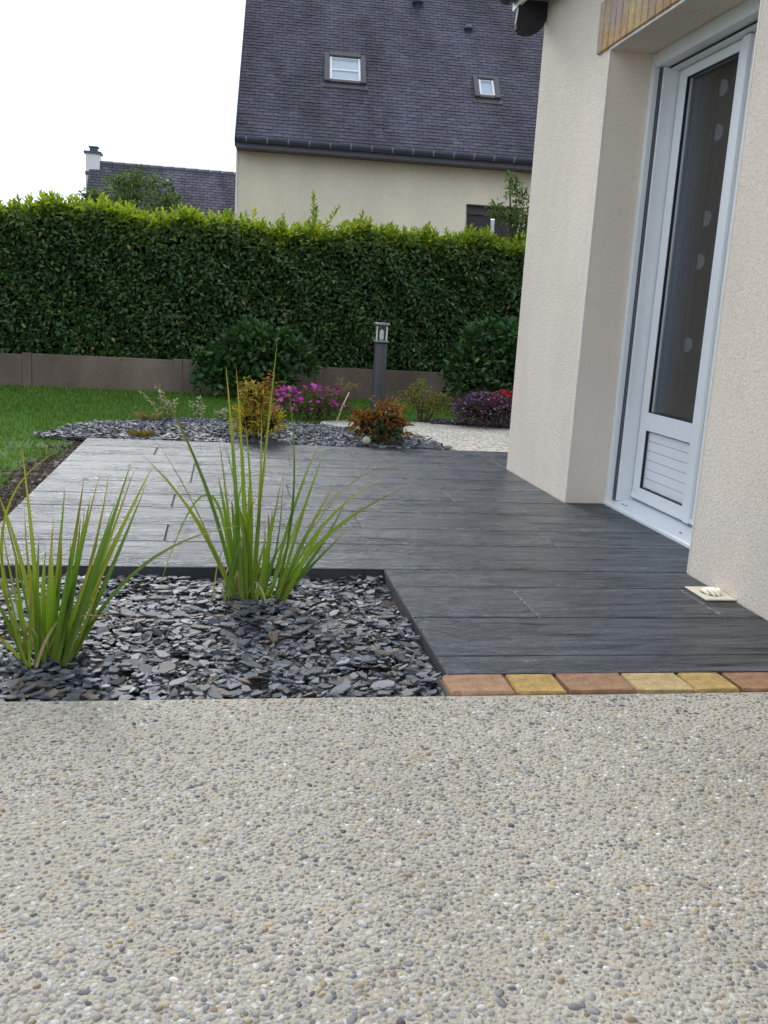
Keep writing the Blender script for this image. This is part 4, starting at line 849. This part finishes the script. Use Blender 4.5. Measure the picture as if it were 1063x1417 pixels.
# sprigs and tufts in the far bed
def sprigs(loc, label, tops, seedcol):
    t = empty('white_sprig_plant', loc, 0, label, 'plant'); P, D, C = [], [], []
    for (dx, h) in tops:
        a_, b_ = Vector((dx*.2, 0, -.01)), Vector((dx, random.uniform(-.06, .06), h)); m_ = (a_+b_)/2+Vector((-dx*.15, 0, .02)); MB().tube([a_, m_, b_], [.0028, .002, .001], 5).build('stem', M['bark'], t)
        for q in range(int(20+h*60)):
            u = random.uniform(.3, 1.02); p_ = a_*(1-u)**2+m_*2*u*(1-u)+b_*u*u; P.append(tuple(p_+Vector((random.gauss(0, .008), random.gauss(0, .01), random.gauss(0, .006))))); D.append((random.gauss(0, 1), random.gauss(0, .7), random.uniform(-.1, 1))); C.append(random.choice(seedcol))
    leaf_mesh('leaves', np.array(P), np.array(D), np.tile([0, -.4, 1.], (len(P), 1)), .028, .013, np.array(C), M['leaf'], t); return t
WH = [(.50, .52, .38), (.40, .43, .26), (.22, .27, .10), (.58, .57, .45), (.30, .28, .14)]
sprigs((-.42, 7.66, 0), 'wispy plant with tall cream tipped stems in the far slate, leftmost of three', [(-.22, .20), (-.09, .26), (-.06, .24), (.0, .14), (.06, .16), (.03, .10)], WH)
sprigs((-.19, 7.70, 0), 'shorter wispy cream leaved plant, middle one of three in the far slate', [(-.06, .15), (.02, .18), (.05, .12)], WH)
sprigs((.0, 7.80, 0), 'smallest sprig of cream leaves, nearest the yellow shrub of three in the far slate', [(-.05, .06), (.02, .08), (.04, .06)], WH)
def tuft(loc, label, n, h, sp, cols):
    t = empty('grass_tuft', loc, 0, label, 'grass tuft'); a = rng.uniform(0, 6.28, n); r = rng.uniform(0, .05, n)
    P = np.stack([np.cos(a)*r, np.sin(a)*r, np.full(n, -.005)], 1); a2 = a+rng.normal(0, .7, n); D = np.stack([np.cos(a2)*sp, np.sin(a2)*sp, rng.uniform(.1, 1.3, n)], 1)
    leaf_mesh('blades', P, D, np.tile([0, 0, 1.], (n, 1)), rng.uniform(h*.6, h*1.3, n), .0032, pick(cols, n), M['grass'], t, .1, .2); return t
DRY = [(.40, .33, .15), (.32, .26, .11), (.45, .38, .2), (.26, .24, .08)]
tuft((-.56, 7.62, 0), 'dry straw coloured grass tuft at the back of the far slate bed', 150, .10, .9, DRY)
tuft((-.54, 6.66, .01), 'flat yellow grass tuft at the terrace edge in the far slate bed', 170, .07, 1.3, [(.38, .28, .06), (.30, .24, .06), (.22, .15, .06)])

# trees behind the hedge
def tree(name, label, loc, trunk, limbs, clusters, n, L, W, cols, w=None):
    t = empty(name, loc, 0, label, 'tree'); MB().tube(trunk, [.07, .055, .035][:len(trunk)], 8).build('trunk', M['bark'], t)
    for l_ in limbs: MB().tube(l_, [.03, .018, .006][:len(l_)], 6).build('limb', M['bark'], t)
    P, d = lobes_sample(clusters, n, .15); D = d+rng.normal(0, .7, (n, 3)); leaf_mesh('crown', P, D, d*.5+np.array([0, 0, 1.])+rng.normal(0, .3, (n, 3)), rng.uniform(*L, n), rng.uniform(*W, n), pick(cols, n, .2, w), M['leaf'], t); return t
TC = [(.09, .15, .05), (.13, .19, .06), (.18, .23, .085), (.07, .11, .04)]
cl = [(0, 0, 2.15, .42, .35, .24), (-.42, 0, 2.06, .34, .3, .2), (.44, 0, 2.1, .30, .3, .2), (.05, 0, 2.42, .20, .2, .12), (-.18, .1, 2.36, .16, .2, .12), (.30, 0, 2.40, .13, .15, .10), (-.48, 0, 2.16, .14, .15, .12), (.56, 0, 2.22, .10, .12, .12), (.48, 0, 2.38, .05, .05, .12), (.15, 0, 2.52, .05, .06, .08), (0, 0, 1.7, .6, .5, .35)]
tree('garden_tree', 'rounded light green tree rising behind the hedge before the distant roof', (-1.22, 13, 0), [(0, 0, -.1), (.03, 0, .8), (0, 0, 1.5)], [[(0, 0, 1.3), (-.2, 0, 1.7), (-.4, 0, 2.1)], [(0, 0, 1.4), (.2, 0, 1.8), (.4, 0, 2.2)], [(0, 0, 1.5), (.02, 0, 1.9), (.05, 0, 2.4)]], cl, 3400, (.05, .08), (.022, .034), TC)
cl = [(-.02, 0, 2.62, .10, .12, .22), (.10, 0, 2.50, .10, .12, .16), (-.22, 0, 2.34, .14, .14, .14), (-.02, 0, 2.26, .18, .18, .16), (.18, 0, 2.25, .16, .18, .2), (.30, 0, 2.12, .24, .2, .22), (.1, 0, 1.95, .28, .25, .18), (-.08, 0, 2.78, .05, .06, .10), (.4, 0, 2.5, .18, .2, .22)]
tree('young_tree', 'leafy young tree beside the neighbouring window, half behind the house corner', (3.75, 12.5, 0), [(.1, 0, -.1), (.12, 0, .9), (.1, 0, 1.7)], [[(.1, 0, 1.6), (0, 0, 2.1), (-.08, 0, 2.75)], [(.1, 0, 1.6), (-.08, 0, 2.0), (-.28, 0, 2.35)], [(.1, 0, 1.7), (.2, 0, 2.1), (.3, 0, 2.4)]], cl, 2000, (.04, .07), (.018, .03), [(.06, .12, .02), (.09, .16, .03), (.14, .21, .04), (.20, .24, .07)])

# bollard light
bl = empty('bollard_light', (1.53, 9.19, 0), 0, 'slim anthracite bollard light with glass lantern head on the lawn', 'bollard light')
MB().lathe([(.001, .648), (.062, .648), (.0635, .642), (.067, .02), (.067, -.05)], n=28).build('post', M['post'], bl)
hd = MB().lathe([(.001, .672), (.078, .672), (.083, .668), (.083, .658), (.078, .652), (.05, .650)], n=28).build('collar', M['lamp_metal'], bl)
MB().lathe([(.001, .846), (.070, .846), (.082, .838), (.083, .822), (.077, .812), (.001, .812)], n=28).build('cap', M['lamp_metal'], bl)
MB().lathe([(.064, .6725), (.064, .8115)], n=28).build('glass', M['lamp_glass'], bl)
MB().lathe([(.001, .785), (.012, .782), (.020, .770), (.021, .70), (.017, .674), (.001, .6735)], n=16).build('lamp_tube', M['lamp_tube'], bl)
for k in range(4):
    a_ = math.radians(38+90*k); o = MB().box(-.005, .005, -.005, .005, .6725, .8115).build('cage_bar', M['white_paint'], bl); o.location = (.068*math.cos(a_), .068*math.sin(a_), 0)

# flax plants in the slate bed
def flax(loc, label, blades, seed):
    r = random.Random(seed); t = empty('flax_plant', loc, 0, label, 'flax plant', 'flax plants in the slate bed'); L0 = Vector(loc)
    for (x0, y0, z0, x1, y1, z1, x2, y2, z2, wd) in blades:
        a, b, c = Vector((x0, y0, min(z0, -.03))), Vector((x1, y1, z1)), Vector((x2, y2, z2)); n = 14; vs = []; cs = []
        W = .0064*wd*r.uniform(.85, 1.15); tw = r.uniform(-.9, .9); tipc = r.choice([(.34, .26, .035), (.38, .20, .04), (.18, .10, .03), (.2, .26, .035), (.17, .25, .03)])
        gcol = r.choice([(.15, .235, .022), (.10, .19, .020), (.20, .265, .026), (.07, .13, .020), (.22, .24, .03)])
        if wd == .55: gcol = r.choice([(.26, .19, .08), (.20, .13, .06), (.32, .26, .12)]); tipc = (.17, .11, .06)
        if wd < .5: gcol = (.22, .20, .07); tipc = (.24, .17, .09)
        for i in range(n+1):
            s = i/n; p = a*(1-s)**2+b*2*s*(1-s)+c*s*s; tg = ((b-a)*(1-s)+(c-b)*s).normalized()
            vw = Vector((math.sin(tw), -math.cos(tw), .25)); sd_ = tg.cross(vw).normalized(); nn_ = sd_.cross(tg)
            ww = W*(1.15-.25*s if s < .45 else max(.02, (1-s)/.55)**.8*1.04)
            q = p-L0; vs += [tuple(q-sd_*ww+nn_*ww*.35), tuple(q), tuple(q+sd_*ww+nn_*ww*.35)]
            k = max(0, (s-.45)/.55)**1.4; base = tuple(g_*(1-k)+t_*k for g_, t_ in zip(gcol, tipc)); e = max(0, 1-s/.22); base = tuple(g_*(1-e*.5)+q_*e*.5 for g_, q_ in zip(base, (.20, .26, .04)))
            m_ = tuple(v_*1.18 for v_ in base); cs += [base, m_, base]
        fs = [(i*3+k, i*3+k+1, i*3+4+k, i*3+3+k) for i in range(n) for k in (0, 1)]
        mb = MB(); mb.add(vs, fs, True); mb.c = cs; mb.build('leaf_blade', M['flax'], t)
    return t
def extra(cx, cy, n, seed, hmax):
    r = random.Random(seed); out = []
    for _ in range(n):
        a = r.uniform(0, 6.28); l = r.uniform(.18, hmax); sp = r.uniform(.05, .32)*l; bx, by = cx+r.gauss(0, .035), cy+r.gauss(0, .03); dx, dy = math.cos(a), math.sin(a)*.8
        out.append((bx, by, -.03, bx+dx*sp*.35, by+dy*sp*.35, l*.55, bx+dx*sp, by+dy*sp, l, r.uniform(.7, 1.05)))
    return out
def dead(cx, cy, n, seed):
    r = random.Random(seed); out = []
    for _ in range(n):
        a = r.uniform(0, 6.28); l = r.uniform(.10, .24); bx, by = cx+r.gauss(0, .045), cy+r.gauss(0, .03); dx, dy = math.cos(a), math.sin(a)
        out.append((bx, by, -.03, bx+dx*l*.35, by+dy*l*.35, l*.75, bx+dx*l, by+dy*l, r.uniform(.0, .12), .55))
    return out
FR, FL = (.10, 2.985, -.02), (-.445, 2.46, -.02)
flax(FR, 'tall spiky flax plant in the slate with one leaf far above the rest', BLADES_R+extra(.065, 2.985, 5, 5, .36)+extra(.15, 2.98, 2, 8, .24)+dead(.09, 2.985, 8, 31), 21)
flax(FL, 'broad spiky flax plant cut off by the left picture edge', BLADES_L+extra(-.45, 2.46, 4, 6, .30)+dead(-.45, 2.46, 10, 32), 22)
